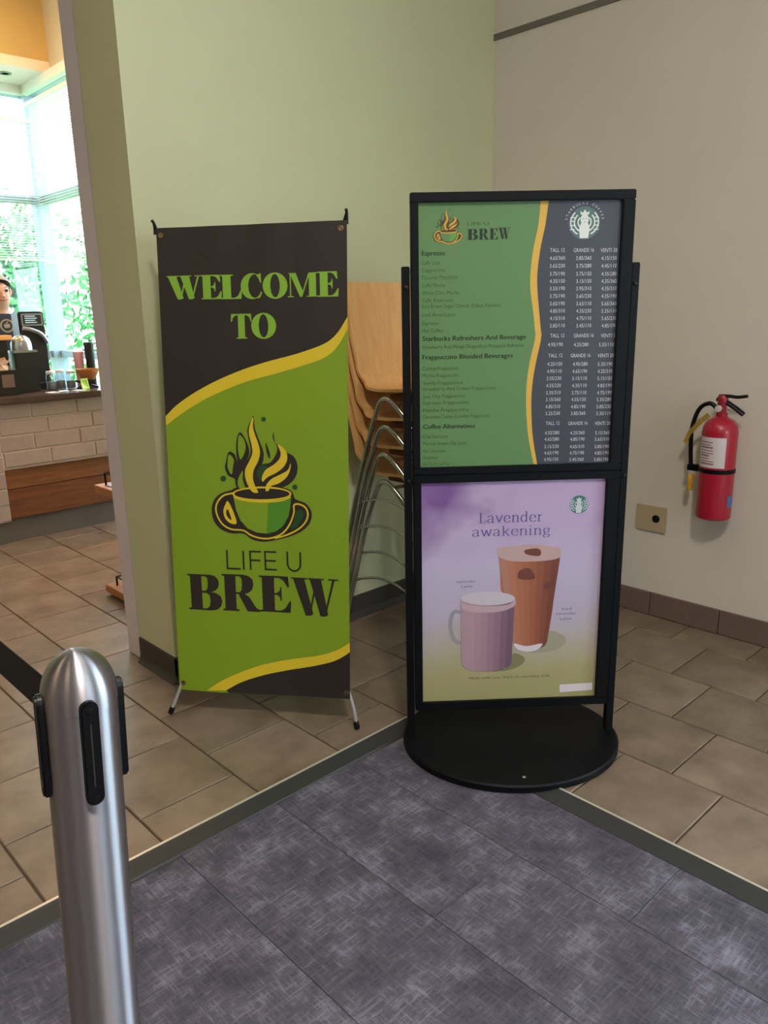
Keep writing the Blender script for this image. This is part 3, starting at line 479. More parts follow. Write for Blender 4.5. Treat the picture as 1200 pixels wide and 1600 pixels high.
# ================================================================ STANCHION
def stanchion():
    base = Vector((.2455, .7951, 0)); top = Vector((.2782, .7642, 1.0108)); ax = (top-base).normalized()
    t = empty('belt_stanchion', base, 0, 'brushed steel belt barrier post with domed top in left foreground', 'stanchion')
    q = Vector((0, 0, 1)).rotation_difference(ax).to_matrix().to_4x4() @ Matrix.Rotation(R(-10), 4, 'Z')
    r = .038; Hh = (top-base).length
    bm = bmesh.new(); lathe(bm, [(.16, 0), (.165, .006), (.16, .014), (.10, .022), (.05, .03), (.045, .05)], 48)
    obj('base', bm, M_blk_metal, t, True)
    bm = bmesh.new(); lathe(bm, [(r, .03), (r, .955)], 64, M=q); obj('pole', bm, M_steel, t, True)
    prof = [(r+.0006, .9555)]+[(r*math.cos(a)**.9+.0003, .962+(Hh-.962)*math.sin(a)) for a in [i*PI/2/14 for i in range(15)]]
    bm = bmesh.new(); lathe(bm, prof, 64, M=q); obj('domed_cap', bm, M_steel, t, True)
    for k in range(4):
        a = k*PI/2; rot = q @ Matrix.Rotation(a, 4, 'Z')
        def cap(wd, z0, z1, d0, d1):           # rounded-end plate in the local +X direction
            bm = bmesh.new(); h = wd/2; pts = []
            for i in range(9): an = i*PI/8; pts.append((h*math.cos(an), z1-h+h*math.sin(an)))
            for i in range(9): an = PI+i*PI/8; pts.append((h*math.cos(an), z0+h+h*math.sin(an)))
            A_ = [bm.verts.new((d0, y, z)) for y, z in pts]; B_ = [bm.verts.new((d1, y, z)) for y, z in pts]
            n = len(pts)
            for i in range(n): bm.faces.new((A_[i], A_[(i+1) % n], B_[(i+1) % n], B_[i]))
            bm.faces.new(A_[::-1]); bm.faces.new(B_); return bm
        bm = cap(.0185, .853, .972, r-.012, r+.006); bmesh.ops.recalc_face_normals(bm, faces=bm.faces[:])
        bmesh.ops.bevel(bm, geom=[e for e in bm.edges if all(v.co.x > r for v in e.verts)], offset=.002, segments=2, affect='EDGES')
        bmesh.ops.transform(bm, matrix=rot, verts=bm.verts[:]); s = obj('belt_slot', bm, M_blk_plastic, t, True, auto=50)
        bm = B(r+.0062, -.0008, .876, r+.0066, .0008, .948); bmesh.ops.transform(bm, matrix=rot, verts=bm.verts[:]); obj('groove', bm, mat('slot_shadow', '2a2725', .5), s)
        for z in (.862, .962):
            bm = bmesh.new(); lathe(bm, [(.0036, 0), (.0036, .0006), (.002, .0009)], 14, M=rot @ Matrix.Translation((r+.0058, 0, z)) @ Matrix.Rotation(PI/2, 4, 'Y'))
            obj('screw', bm, mat('screw_black', '1c1b1a', .35, .6), s, True)
    bm = bmesh.new(); x, y = .2782-.004+.0, .7642
    def f(u, v): return Vector((x+.004*math.sin(u*3)-base.x, y+.045+u*2.6-base.y, .897+.052*v-.05*math.sin(u*PI*.5)*.3))
    grid_sheet(bm, f, 24, 1, .0012); obj('belt', bm, M_belt, t)
    bm = B(x-.012-base.x, y+.034-base.y, .893, x+.012-base.x, y+.055-base.y, .953); obj('belt_clip', bm, M_blk_plastic, t, bevel=.003)
stanchion()

# ================================================================ WELCOME BANNER
M_bn_green = mat('banner_green_print', '7c9a1c', .5, vary=.02, scale=3)
M_bn_dark = mat('banner_black_print', '28221f', .5)
M_bn_yel = mat('banner_yellow_print', 'd8be2a', .5)
M_bn_lime = mat('banner_lime_print', '7fae33', .5)
M_bn_dkg = mat('banner_darkgreen_print', '1f4a23', .5)
M_bn_mid = mat('banner_midgreen_print', '4f8a25', .5)
def cup_art(a, T, lay, lw=1.0, cols=None):
    g, dk, ye, dg, mg = cols or (M_bn_green, M_bn_dark, M_bn_yel, M_bn_dkg, M_bn_mid)
    c = {k: [T(p) for p in v] for k, v in ART['cup'].items()}
    a.smooth(c['blob'], dk, lay); a.smooth(c['leafd'], dk, lay); a.smooth(c['dark'], dk, lay+.2); a.smooth(c['f1d'], dk, lay+.4)
    for k in ('leaf1', 'leaf2', 'leaf3'): a.smooth(c[k], g, lay+1)
    a.smooth(c['dkc'], dg, lay+.7); a.smooth(c['curl'], dk, lay+1)
    a.stroke(c['line'], .0052*lw, ye, lay+1, sm=4)
    a.poly(c['rim'], ye, lay+1.4); a.poly(c['rimin'], dk, lay+1.8)
    a.poly(c['body'], g, lay+2); a.poly(c['shade'], mg, lay+2.4)
    a.stroke(c['body'][10:14]+c['body'][:1], .0045*lw, ye, lay+2.8, sm=3)
    a.smooth(c['dee'], ye, lay+1); a.smooth(c['deein'], dk, lay+1.5); a.smooth(c['rin'], dg, lay+1)
    for k in ('f1', 'f2', 'f3'): a.smooth(c[k], ye, lay+2.2)
    for k in ('dot0', 'dot1', 'dot2'): a.poly(c[k], dg, lay+1)
def banner():
    BL = Vector((1.15403, 2.25706, .102)); d = Vector((.580476, -.814278, 0)); upv = Vector((.814278*.1, .580476*.1, 1.496)).normalized()
    nn = d.cross(upv).normalized()                       # towards the viewer
    if nn.x > 0: nn = -nn
    root = empty('banner_stand', (BL.x, BL.y, 0), 0, 'free-standing black and lime green welcome banner on X frame', 'banner')
    o0 = Vector((BL.x, BL.y, 0)); Wb, Hb = .600, 1.4993
    def surf(u, v, z=0):
        a, b = u/Wb, v/Hb
        skew = .011*b
        rip = .0035*math.sin(7*a+2*b)*(1-.6*b)+.004*math.sin(PI*a)*math.sin(PI*b)+.0018*math.sin(22*a-6*b)*b*a*(1-a)*4
        return BL-o0+d*(u)+upv*v+nn*(rip+z)
    bm = bmesh.new(); nu, nv = 40, 100
    def left(v): return .0132*v/Hb-.0008*(1-v/Hb)
    def f(i, j):
        v = j*(Hb+.001)-(1-i)*0; l = left(v); u = l+i*(.6)
        return surf(u, v+(1-j)*(-.003+.011*i*i), 0)
    grid_sheet(bm, f, nu, nv, 0); cloth = obj('banner_sheet', bm, M_bn_green, root, True, auto=0)
    cut = (0, .62, 0, 1.51, .03)
    hi, lo = ART['swoosh_hi'], ART['swoosh_lo']
    def clipu(P, a, b):   # clip a left-to-right curve to u in [a,b]
        out = []
        for p, q in zip(P, P[1:]):
            if q[0] < a or p[0] > b: continue
            for e in (p, q):
                u = min(max(e[0], a), b); t = 0 if q[0] == p[0] else (u-p[0])/(q[0]-p[0]); c = (u, p[1]+(q[1]-p[1])*t)
                if not out or out[-1] != c: out.append(c)
        return out
    dense = lambda P: [(p.x, p.y) for p in catmull([(x, y, 0) for x, y in P], 5)]
    e0 = .0082; e1 = .6105
    H_, L_ = clipu(dense(hi), e0, e1), clipu(dense(lo), e0, e1)
    tl, tr = (left(Hb)+.0002, Hb+.0008), (left(Hb)+.5998, Hb+.0008)
    a = Art(); a.poly(H_+[tr, tl], M_bn_dark, 1); a.build('black_field', root, surf, cut)
    a = Art(); a.poly(L_+H_[::-1], M_bn_yel, 1); a.build('yellow_swoosh', root, surf, cut)
    h2, l2 = dense(ART['hem_hi']), dense(ART['hem_lo'])
    h2 = clipu(h2, 0, .6012); l2 = clipu(l2, 0, .6012)
    bot = lambda u: -.003+.011*(min(1, max(0, u/.6)))**2
    bl = lambda P: [(u, max(v, bot(u))) for u, v in P]
    h2, l2 = bl(h2), bl(l2)
    a = Art(); a.poly(l2+h2[::-1], M_bn_yel, 1); a.build('yellow_swoosh', root, surf, cut)
    a = Art(); a.poly(l2+[(.5992, bot(.5992)+.0006)]+[(u/100, bot(u/100)+.0006) for u in range(58, int(l2[0][0]*100)+1, -2)], M_bn_dark, 1); a.build('black_field', root, surf, cut)
    for q in ART['welcome']:
        a = Art(); a.fat(*q, M_bn_lime, 2); a.build('welcome_letter', root, surf, cut)
    for q in ART['brew']:
        a = Art(); a.fat(*q, M_bn_dark, 2); a.build('name_letter', root, surf, cut)
    for ch, u0, v0, u1, v1 in ART['lifeu']:
        w_ = .0060
        S = {'L': [[(u0+w_/2, v1), (u0+w_/2, v0)], [(u0, v0+w_/2), (u1, v0+w_/2)]], 'I': [[((u0+u1)/2, v0), ((u0+u1)/2, v1)]],
             'F': [[(u0+w_/2, v0), (u0+w_/2, v1)], [(u0, v1-w_/2), (u1, v1-w_/2)], [(u0, (v0+v1)/2), (u1-.004, (v0+v1)/2)]],
             'E': [[(u0+w_/2, v0), (u0+w_/2, v1)], [(u0, v1-w_/2), (u1, v1-w_/2)], [(u0, (v0+v1)/2), (u1-.003, (v0+v1)/2)], [(u0, v0+w_/2), (u1, v0+w_/2)]],
             'U': [[(u0+w_/2, v1), (u0+w_/2, v0+.028)]+[(u0+(u1-u0)/2+((u1-u0)/2-w_/2)*math.cos(PI+PI*i/8), v0+.026+.0236*math.sin(PI+PI*i/8)) for i in range(9)]+[(u1-w_/2, v0+.028), (u1-w_/2, v1)]]}[ch]
        a = Art()
        for st in S: a.stroke(st, w_, M_bn_dark, 2)
        a.build('name_letter', root, surf, cut)
    a = Art(); cup_art(a, lambda p: p, 2); a.build('cup_emblem', root, surf, cut)
    # grommets, hooks and X frame behind
    M_brass = mat('brass_grommet', '8a7a58', .35, .9)
    c4 = [(.028, 1.478), (.594, 1.478), (.0145, .022), (.588, .030)]
    for u, v in c4:
        bm = bmesh.new(); Mx = Matrix((d, upv, nn)).transposed().to_4x4(); Mx.translation = surf(u, v, .0005)
        lathe(bm, [(.0045, .0), (.0085, .0), (.0085, .0014), (.0065, .002), (.0045, .0014)], 18, M=Mx); g = obj('grommet', bm, M_brass, root, True)
        bm = bmesh.new(); lathe(bm, [(.0042, .0002), (.0042, .0012)], 12, M=Mx); obj('hook_end', bm, M_blk_plastic, g)
    hub = surf(.3, .72, -.05)
    tips = {}
    for k, (u, v) in enumerate(((.006, 1.512), (.612, 1.520))):
        tip = surf(u, v, -.004); bm = bmesh.new(); tube(bm, [hub, hub.lerp(tip, .5)+nn*-.012, tip], .0048, 10, smooth=6)
        arm = obj('upper_arm', bm, M_blk_metal, root, True)
        bm = bmesh.new(); sgn = -1 if k == 0 else 1
        tube(bm, [tip+Vector((0, 0, -.03)), tip, surf(u+(-.006 if k == 0 else -.001), v+.012, 0)], .0045, 8, smooth=4); obj('hook', bm, M_blk_plastic, arm, True)
    feet = [Vector((1.130, 2.290, 0))-o0, Vector((1.513, 1.753, 0))-o0]
    for k, ft in enumerate(feet):
        att = surf(.012 if k == 0 else .594, .03, -.006); end = ft+Vector((0, 0, .013))
        bm = bmesh.new(); tube(bm, [hub, hub.lerp(att, .6)+nn*-.01, att, end], .0058, 12, smooth=6)
        lg = obj('front_leg', bm, mat('grey_alu_leg', 'c9cbd0', .35, .6), root, True)
        ax = (att-end).normalized(); Mx = Vector((0, 0, 1)).rotation_difference(ax).to_matrix().to_4x4(); Mx.translation = end-ax*.008
        bm = bmesh.new(); lathe(bm, [(.0085, 0), (.0095, .004), (.0095, .022), (.008, .026)], 16, M=Mx); obj('rubber_foot', bm, M_blk_plastic, lg, True)
        bm = bmesh.new(); tube(bm, [att, surf(.0145 if k == 0 else .588, .022, .002)], .004, 8); obj('hook', bm, M_blk_plastic, lg, True)
    rf = hub-nn*.42; rf.z = .012
    bm = bmesh.new(); tube(bm, [hub, rf], .0058, 12); lg = obj('rear_leg', bm, M_blk_metal, root, True)
    bm = bmesh.new(); lathe(bm, [(.0085, -.012), (.0095, -.006), (.0095, .014), (.008, .018)], 16, c=tuple(rf)); obj('rubber_foot', bm, M_blk_plastic, lg, True)
    bm = bmesh.new(); lathe(bm, [(.02, -.02), (.028, -.016), (.028, .016), (.02, .02)], 20, M=Matrix.Translation(hub) @ Matrix((d, upv, nn)).transposed().to_4x4()); obj('hub', bm, M_blk_plastic, root, True)
banner()

# ================================================================ POSTER STAND
def poster_print_mat():
    """printed sheet: purple petals at the top fading to grey lavender and olive"""
    M = bpy.data.materials.new('lavender_poster_print'); M.use_nodes = True; nt = M.node_tree; N = nt.nodes; L = nt.links; b = N['Principled BSDF']
    b.inputs['Roughness'].default_value = .35
    tc = N.new('ShaderNodeTexCoord'); sp = N.new('ShaderNodeSeparateXYZ'); L.new(tc.outputs['Object'], sp.inputs[0])
    nz = N.new('ShaderNodeTexNoise'); nz.inputs['Scale'].default_value = 7; nz.inputs['Detail'].default_value = 3; L.new(tc.outputs['Object'], nz.inputs['Vector'])
    ad = N.new('ShaderNodeMath'); ad.operation = 'MULTIPLY_ADD'; ad.inputs[1].default_value = .12; L.new(nz.outputs['Fac'], ad.inputs[0]); L.new(sp.outputs[2], ad.inputs[2])
    mr = N.new('ShaderNodeMapRange'); mr.inputs[1].default_value = .20; mr.inputs[2].default_value = .92; L.new(ad.outputs[0], mr.inputs[0])
    rp = N.new('ShaderNodeValToRGB'); E = rp.color_ramp.elements; E[0].color = lin('a2a267'); E[0].position = 0; E[1].color = lin('c0accb'); E[1].position = 1
    for p, c in ((.14, 'abaa74'), (.28, 'b6b29c'), (.42, 'bdb8c2'), (.62, 'c2bbce'), (.8, 'bfb2cb')): rp.color_ramp.elements.new(p).color = lin(c)
    L.new(mr.outputs[0], rp.inputs[0])
    # darker petals towards the upper left corner
    d1 = N.new('ShaderNodeVectorMath'); d1.operation = 'DISTANCE'; d1.inputs[1].default_value = (-.27, 0, .86); L.new(tc.outputs['Object'], d1.inputs[0])
    n2 = N.new('ShaderNodeTexNoise'); n2.inputs['Scale'].default_value = 9; n2.inputs['Detail'].default_value = 2; L.new(tc.outputs['Object'], n2.inputs['Vector'])
    s = N.new('ShaderNodeMath'); s.operation = 'MULTIPLY_ADD'; s.inputs[1].default_value = .28; L.new(n2.outputs['Fac'], s.inputs[0]); L.new(d1.outputs['Value'], s.inputs[2])
    m2 = N.new('ShaderNodeMapRange'); m2.inputs[1].default_value = .36; m2.inputs[2].default_value = .22; L.new(s.outputs[0], m2.inputs[0])
    mx = N.new('ShaderNodeMix'); mx.data_type = 'RGBA'; L.new(m2.outputs[0], mx.inputs[0]); L.new(rp.outputs[0], mx.inputs[6]); mx.inputs[7].default_value = lin('7d5a92')
    n3 = N.new('ShaderNodeTexNoise'); n3.inputs['Scale'].default_value = 5; n3.inputs['Detail'].default_value = 2; L.new(tc.outputs['Object'], n3.inputs['Vector'])
    m3 = N.new('ShaderNodeMapRange'); m3.inputs[1].default_value = .5; m3.inputs[2].default_value = .75; m3.inputs[4].default_value = .5; L.new(n3.outputs['Fac'], m3.inputs[0])
    zz = N.new('ShaderNodeMapRange'); zz.inputs[1].default_value = .55; zz.inputs[2].default_value = .75; L.new(sp.outputs[2], zz.inputs[0])
    ml = N.new('ShaderNodeMath'); ml.operation = 'MULTIPLY'; L.new(m3.outputs[0], ml.inputs[0]); L.new(zz.outputs[0], ml.inputs[1])
    my = N.new('ShaderNodeMix'); my.data_type = 'RGBA'; L.new(ml.outputs[0], my.inputs[0]); L.new(mx.outputs[2], my.inputs[6]); my.inputs[7].default_value = lin('a284b4')
    dk = N.new('ShaderNodeMix'); dk.data_type = 'RGBA'; dk.blend_type = 'MULTIPLY'; dk.inputs[0].default_value = 1; dk.inputs[7].default_value = (.86, .79, .90, 1); L.new(my.outputs[2], dk.inputs[6]); L.new(dk.outputs[2], b.inputs['Base Color']); return M
def siren(a, c, rad, lay, light, dark):
    x, y = c; T = lambda P: [(x+rad*u, y+rad*v) for u, v in P]
    a.poly(T(ell(0, 0, 1, 1, 40)), dark, lay)
    for s in (-1, 1):
        for k in range(5):      # streaming hair and tails on both sides
            r0 = .42+.12*k
            P = [(s*r0*math.cos(R(t)), r0*math.sin(R(t))*.9+.05) for t in range(-62, 52, 12)]
            if k % 2 == 0: a.stroke(T(P), .085*rad, light, lay+1)
        for k in range(4):
            yy = .3-.24*k; a.stroke(T([(s*.62, yy), (s*.76, yy+.06), (s*.93, yy+.01)]), .06*rad, light, lay+1)
    a.poly(T(ell(0, .22, .27, .33, 20)), light, lay+1.5)
    a.poly(T([(-.26, .5), (-.3, .72), (-.13, .62), (0, .82), (.13, .62), (.3, .72), (.26, .5)]), light, lay+1.5)
    a.poly(T([(-.24, -.02), (.24, -.02), (.34, -.35), (.27, -.92), (-.27, -.92), (-.34, -.35)]), light, lay+1.4)
    for s in (-1, 1): a.poly(T(ell(s*.1, .26, .045, .025, 8)), dark, lay+2)
    a.poly(T(ell(0, .06, .07, .02, 8)), dark, lay+2)
def poster_stand():
    yw = R(-41.54); root = empty('poster_stand', (1.8155, 1.3567, 0), yw, 'tall black two-tier poster stand on oval base holding menu and drink poster', 'sign stand')
    bm = bmesh.new(); n = 72
    prof = [(.985, 0), (1, .004), (1, .020), (.985, .025), (.02, .025)]
    rings = [[bm.verts.new((.34*r*math.cos(2*PI*i/n), .29*r*math.sin(2*PI*i/n), z)) for i in range(n)] for r, z in prof]
    for p, q in zip(rings, rings[1:]):
        for i in range(n): bm.faces.new((p[i], p[(i+1) % n], q[(i+1) % n], q[i]))
    bm.faces.new(rings[0][::-1]); bm.faces.new(rings[-1])
    ba = obj('base', bm, M_blk_metal, root, True)
    bm = bmesh.new(); lathe(bm, [(.006, .0248), (.006, .026), (.003, .027)], 14, c=(-.005, -.245, 0)); obj('base_screw', bm, M_chrome, ba, True)
    for s in (-1, 1):
        p = bx('post', (s*.316-.011, -.016, .024, s*.316+.011, .016, 1.456), M_blk_metal, root, bevel=.002)
        for z in (.86, 1.40): 
            bm = bmesh.new(); lathe(bm, [(.006, 0), (.006, .003), (.003, .004)], 12, M=Matrix.Translation((s*.316, -.016, z)) @ Matrix.Rotation(PI/2, 4, 'X')); obj('bolt', bm, M_blk_plastic, p, True)
    def frame(nm, z0, z1, i0, i1, j0, j1):
        f = bx(nm, (-.302, -.012, z0, .302, -.002, z1), M_blk_metal, root)
        for a in ((-.302, z1-(z1-j1), .302, z1), (-.302, z0, .302, j0), (-.302, j0, i0, j1), (i1, j0, .302, j1)):
            bx('frame_rail', (a[0], -.026, a[1], a[2], -.012, a[3]), M_blk_metal, f, bevel=.0025)
        bx('backing', (-.302, -.002, z0, .302, .012, z1), M_blk_metal, f)
        return f
    fu = frame('upper_frame', .880, 1.642, -.281, .268, .901, 1.617)
    fl_ = frame('lower_frame', .128, .878, -.279, .263, .153, .855)
    yf = lambda u, v, z: Vector((u, -.0125-z, v))
    # menu
    MG = mat('menu_green_print', '5b8050', .4); MD = mat('menu_slate_print', '3c3f4b', .4); MY = mat('menu_gold_print', 'd1a544', .4); MT = mat('menu_text_print', '2c4a28', .4); MH = mat('menu_heading_print', '1d2b1d', .4)
    MW = mat('menu_price_print', 'c3c2cc', .4)
    L_, R_ = ART['curve_l'], ART['curve_r']; dn = lambda P: [(p.x, min(max(p.y, .9005), 1.6175)) for p in catmull([(x, y, 0) for x, y in P], 4)]
    L_, R_ = dn(L_), dn(R_)
    a = Art(); a.poly([(-.2815, 1.6175), (-.2815, .9005)]+L_[::-1], MG, .2); a.poly(L_+R_[::-1], MY, .2); a.poly(R_+[(.2685, .9005), (.2685, 1.6175)], MD, .2)
    menu = a.build('menu_sheet', root, yf)
    heads = {0, 11, 13, 22}
    for i, (t, u, v, u1) in enumerate(ART['menu_rows']):
        a = Art(); h = i in heads; u = -.272; a.text(t, u, v, .0185 if h else .0145, MH if h else MT, 1, width=max(.03, u1-u))
        if h: a.text(t, u+.0008, v, .0185, MH, 1, width=max(.03, u1-u))
        a.build('menu_heading' if h else 'menu_line', menu, yf)
    rng = random.Random(5)
    for k, *P in ART['price_rows']:
        for j, (u, v) in enumerate(P):
            a = Art()
            if k == 0: a.text(('TALL 12', 'GRANDE 16', 'VENTI 20')[j], u, v, .0145, MW, 1, width=(.040, .056, .046)[j], align='c')
            else: a.text('%d.%d5/%d' % (3+j//2+rng.randint(0, 1), rng.randint(1, 9), rng.choice((110, 150, 190, 230, 280, 310, 360))), u, v, .0145, MW, 1, width=.042, align='c')
            a.build('price', menu, yf)
    a = Art()
    for q in ART['sbrew']: a.fat(*q, MH, 1)
    (u0, v0), (u1, v1) = ART['slifeu']; a.text('LIFE U', u0, v0, (v1-v0)*1.35, MT, 1, width=u1-u0)
    a.build('name_lettering', menu, yf)
    (u0, v0), (u1, v1) = ART['scup']
    us = [p[0] for k in ART['cup'].values() for p in k]; vs = [p[1] for k in ART['cup'].values() for p in k]
    f = lambda p: (u0+(p[0]-min(us))/(max(us)-min(us))*(u1-u0), v0+(p[1]-min(vs))/(max(vs)-min(vs))*(v1-v0))
    a = Art(); cup_art(a, f, 1, .6, (MG, mat('emblem_brown_print', '4a3a22', .4), mat('emblem_gold_print', 'c79a3e', .4), M_bn_dkg, mat('emblem_midgreen', '5c9440', .4))); a.build('cup_emblem', menu, yf)
    c, e = ART['siren1']; a = Art(); siren(a, c, abs(e[1]-c[1]), 1, mat('emblem_white_print', 'd5d9d8', .4), mat('emblem_teal_print', '4c6a66', .4))
    word = 'STARBUCKS COFFEE'; rr = abs(e[1]-c[1])*1.13
    for i, ch in enumerate(word):
        if ch == ' ': continue
        an = R(168-156*i/(len(word)-1)); V, F = font_polys(ch); mx = sum(p[0] for p in V)/len(V); s = .0095
        a.add([(c[0]+rr*math.cos(an)+((x-mx)*math.sin(an)+y*math.cos(an))*s, c[1]+rr*math.sin(an)+(-(x-mx)*math.cos(an)+y*math.sin(an))*s) for x, y in V], F, MW, 1)
    a.build('round_emblem', menu, yf)
    # drink poster
    PM = poster_print_mat(); a = Art(); a.poly([(-.2795, .1525), (.2635, .1525), (.2635, .8555), (-.2795, .8555)], PM, .2); ps = a.build('drink_sheet', root, yf)
    D = ART['drink']; c_ = lambda n, h: mat('poster_'+n, h, .35)
    a = Art()
    def strips(Le, Ri, low, cols, nm, lay):     # side of a printed vessel in upright tone bands with a rounded foot
        k = len(cols); n = 24; P = []
        for i in range(n+1):
            t = i/n; q = math.sqrt(max(0, 1-(2*t-1)**2)); b0 = Le[1][1]+(Ri[1][1]-Le[1][1])*t
            P.append(((Le[0][0]+(Ri[0][0]-Le[0][0])*t, Le[0][1]+(Ri[0][1]-Le[0][1])*t), (Le[1][0]+(Ri[1][0]-Le[1][0])*t, b0-(b0-low)*q)))
        for i in range(n): a.add([P[i][0], P[i+1][0], P[i+1][1], P[i][1]], [(0, 1, 2, 3)], c_(nm+str(i*k//n), cols[i*k//n]), lay)
    a.smooth(D['gshadow'], c_('shade_a', '979480'), 1); a.smooth(D['mshadow'], c_('shade_b', '7c7a58'), 1)
    a.poly(D['glass'], c_('tea', 'a5684e'), 2); strips(D['gl'], D['gr'], D['gb'][0][1], ('a87767', 'a96f58', 'a5684e', 'a0634a', '985c45', '8c5340', '80493a', '744236'), 'tea', 2.5); a.smooth(D['glass_top'], c_('tea_top', 'b79a98'), 3)
    a.smooth(D['ice1'], c_('ice_dark', '6d4038'), 3); a.smooth(D['ice2'], c_('ice_dark', '6d4038'), 3.5); a.smooth(D['ice3'], c_('ice_dark', '6d4038'), 3); a.smooth(D['gfoot'], c_('glass_foot', 'cfc6ce'), 3)
    a.stroke(D['handle'], .011, c_('mug_handle', '8f8c92'), 3, sm=4)
    strips(D['mug_l'], D['mug_r'], D['mug_b'][0][1], ('a78794', 'a98895', 'a58390', '9f7e8c', '967585', '8b6b7d', '7e5f73', '72556a'), 'mug', 4.2); a.smooth(D['foamband'], c_('mug_band', 'b79aa4'), 4.8); a.poly(D['foam'], c_('foam', 'c0b6c0'), 5.2)
    a.build('drink_picture', ps, yf)
    a = Art(); TX = c_('text', '4d4580')
    for wd, u0, v0, u1, v1 in ART['lav']:
        a = Art(); a.serif(wd, u0, v0, u1, (v1-v0)/1.48 if wd[0] == 'L' else (v1-v0)/1.0*.70, TX, 1); a.build('poster_title', ps, yf)
    a = Art()
    for k, t in (('cap1', 'Lavender'), ('cap1b', 'Latte'), ('cap2', 'Iced'), ('cap2b', 'Lavender'), ('cap2c', 'Latte')):
        (u0, v0), (u1, v1) = D[k]; a = Art(); a.text(t, u0, v0, .011, TX, 1, width=u1-u0); a.build('poster_caption', ps, yf)
    (u0, v0), (u1, v1) = D['tag']; a = Art(); a.text('Made with soy, dairy or nondairy milk', u0, (v0+v1)/2-.004, .0115, c_('text_olive', '4f5238'), 1, width=u1-u0)
    a.build('poster_caption', ps, yf)
    c, e = ART['siren2']; a = Art(); siren(a, c, abs(e[1]-c[1]), 1, c_('emblem_light', 'c3c6d0'), c_('emblem_green', '2f6f62')); a.build('round_emblem', ps, yf)
    a = Art(); a.poly(D['sticker'], c_('sticker', 'd0c6d0'), 1.5); a.build('white_sticker', ps, yf)
poster_stand()
# ================================================================ STACKED COUNTER STOOLS
def stool():
    t = empty('counter_stool', (0, 0, 0))
    def prof(v):
        P = catmull([(0, -.205, .700), (0, -.185, .716), (0, -.08, .714), (0, .05, .706), (0, .14, .716), (0, .188, .762), (0, .212, .85), (0, .232, .98), (0, .252, 1.128)], 4)
        f = v*(len(P)-1); i = min(int(f), len(P)-2); return P[i].lerp(P[i+1], f-i)
    def half(v):
        K = [(0, .17), (.06, .195), (.3, .205), (.45, .19), (.56, .172), (.68, .198), (.85, .214), (.96, .208), (1, .196)]
        for (a, x), (b, y) in zip(K, K[1:]):
            if v <= b: s = (v-a)/(b-a); s = s*s*(3-2*s); return x+(y-x)*s
        return K[-1][1]
    def fn(u, v):
        p = prof(v); h = half(v); x = (u*2-1); back = max(0, min(1, (v-.5)/.25)); 
        return Vector((x*h, p.y-.035*x*x*back, p.z+.012*x*x*(1-back)))
    bm = bmesh.new(); grid_sheet(bm, fn, 14, 30, .011); obj('shell', bm, [M_wood], t, True, auto=50)
    bm = bmesh.new(); box(bm, -.10, -.09, .674, .10, .09, .698); obj('mounting_block', bm, M_wood_edge, t, bevel=.004)
    for s in (-1, 1):
        bm = bmesh.new()
        tube(bm, [(s*.262, .215, .008), (s*.232, .115, .42), (s*.205, .055, .64), (s*.199, .015, .694), (s*.196, -.045, .668), (s*.195, -.13, .585), (s*.205, -.175, .50), (s*.250, -.245, .008)], .0105, 12, smooth=6)
        lg = obj('side_leg', bm, M_chrome, t, True)
        bm = bmesh.new(); tube(bm, [(s*.2405, .145, .27), (s*.236, .10, .288), (s*.236, .0, .31), (s*.236, -.11, .296), (s*.234, -.206, .25)], .0055, 10, smooth=5); obj('foot_rail', bm, M_chrome, t, True)
        for y in (.215, -.245):
            bm = bmesh.new(); lathe(bm, [(.012, 0), (.013, .004), (.013, .022), (.011, .024)], 12, c=(s*(.262 if y > 0 else .25), y, 0)); obj('glide', bm, M_blk_plastic, lg, True)
        bm = bmesh.new(); tube(bm, [(s*.196, -.03, .675), (0, -.03, .668)], .008, 8); obj('seat_bracket', bm, M_chrome, t, True)
    bm = bmesh.new(); tube(bm, [(-.234, -.208, .25), (-.1, -.225, .255), (.1, -.225, .255), (.234, -.208, .25)], .006, 10, smooth=5); obj('front_rail', bm, M_chrome, t, True)
    return t
st0 = stool()
pos_names = ['bent beech counter stool with chrome legs, lowest of the stack behind the banner', 'bent beech counter stool with chrome legs, second from the bottom of its stack',
             'bent beech counter stool with chrome legs, second from the top of its stack', 'bent beech counter stool, topmost of the stack, its whole pale backrest showing']
for i in range(4):
    o = st0 if i == 0 else copy_tree(st0)
    o.location = (2.245-.004*(3-i), 2.135+.002*(3-i), .107*i); o.rotation_euler = (0, 0, R((.6, -.8, .5, 0)[i]))
    props(o, pos_names[i], 'stool', 'stacked counter stools by the green wall')

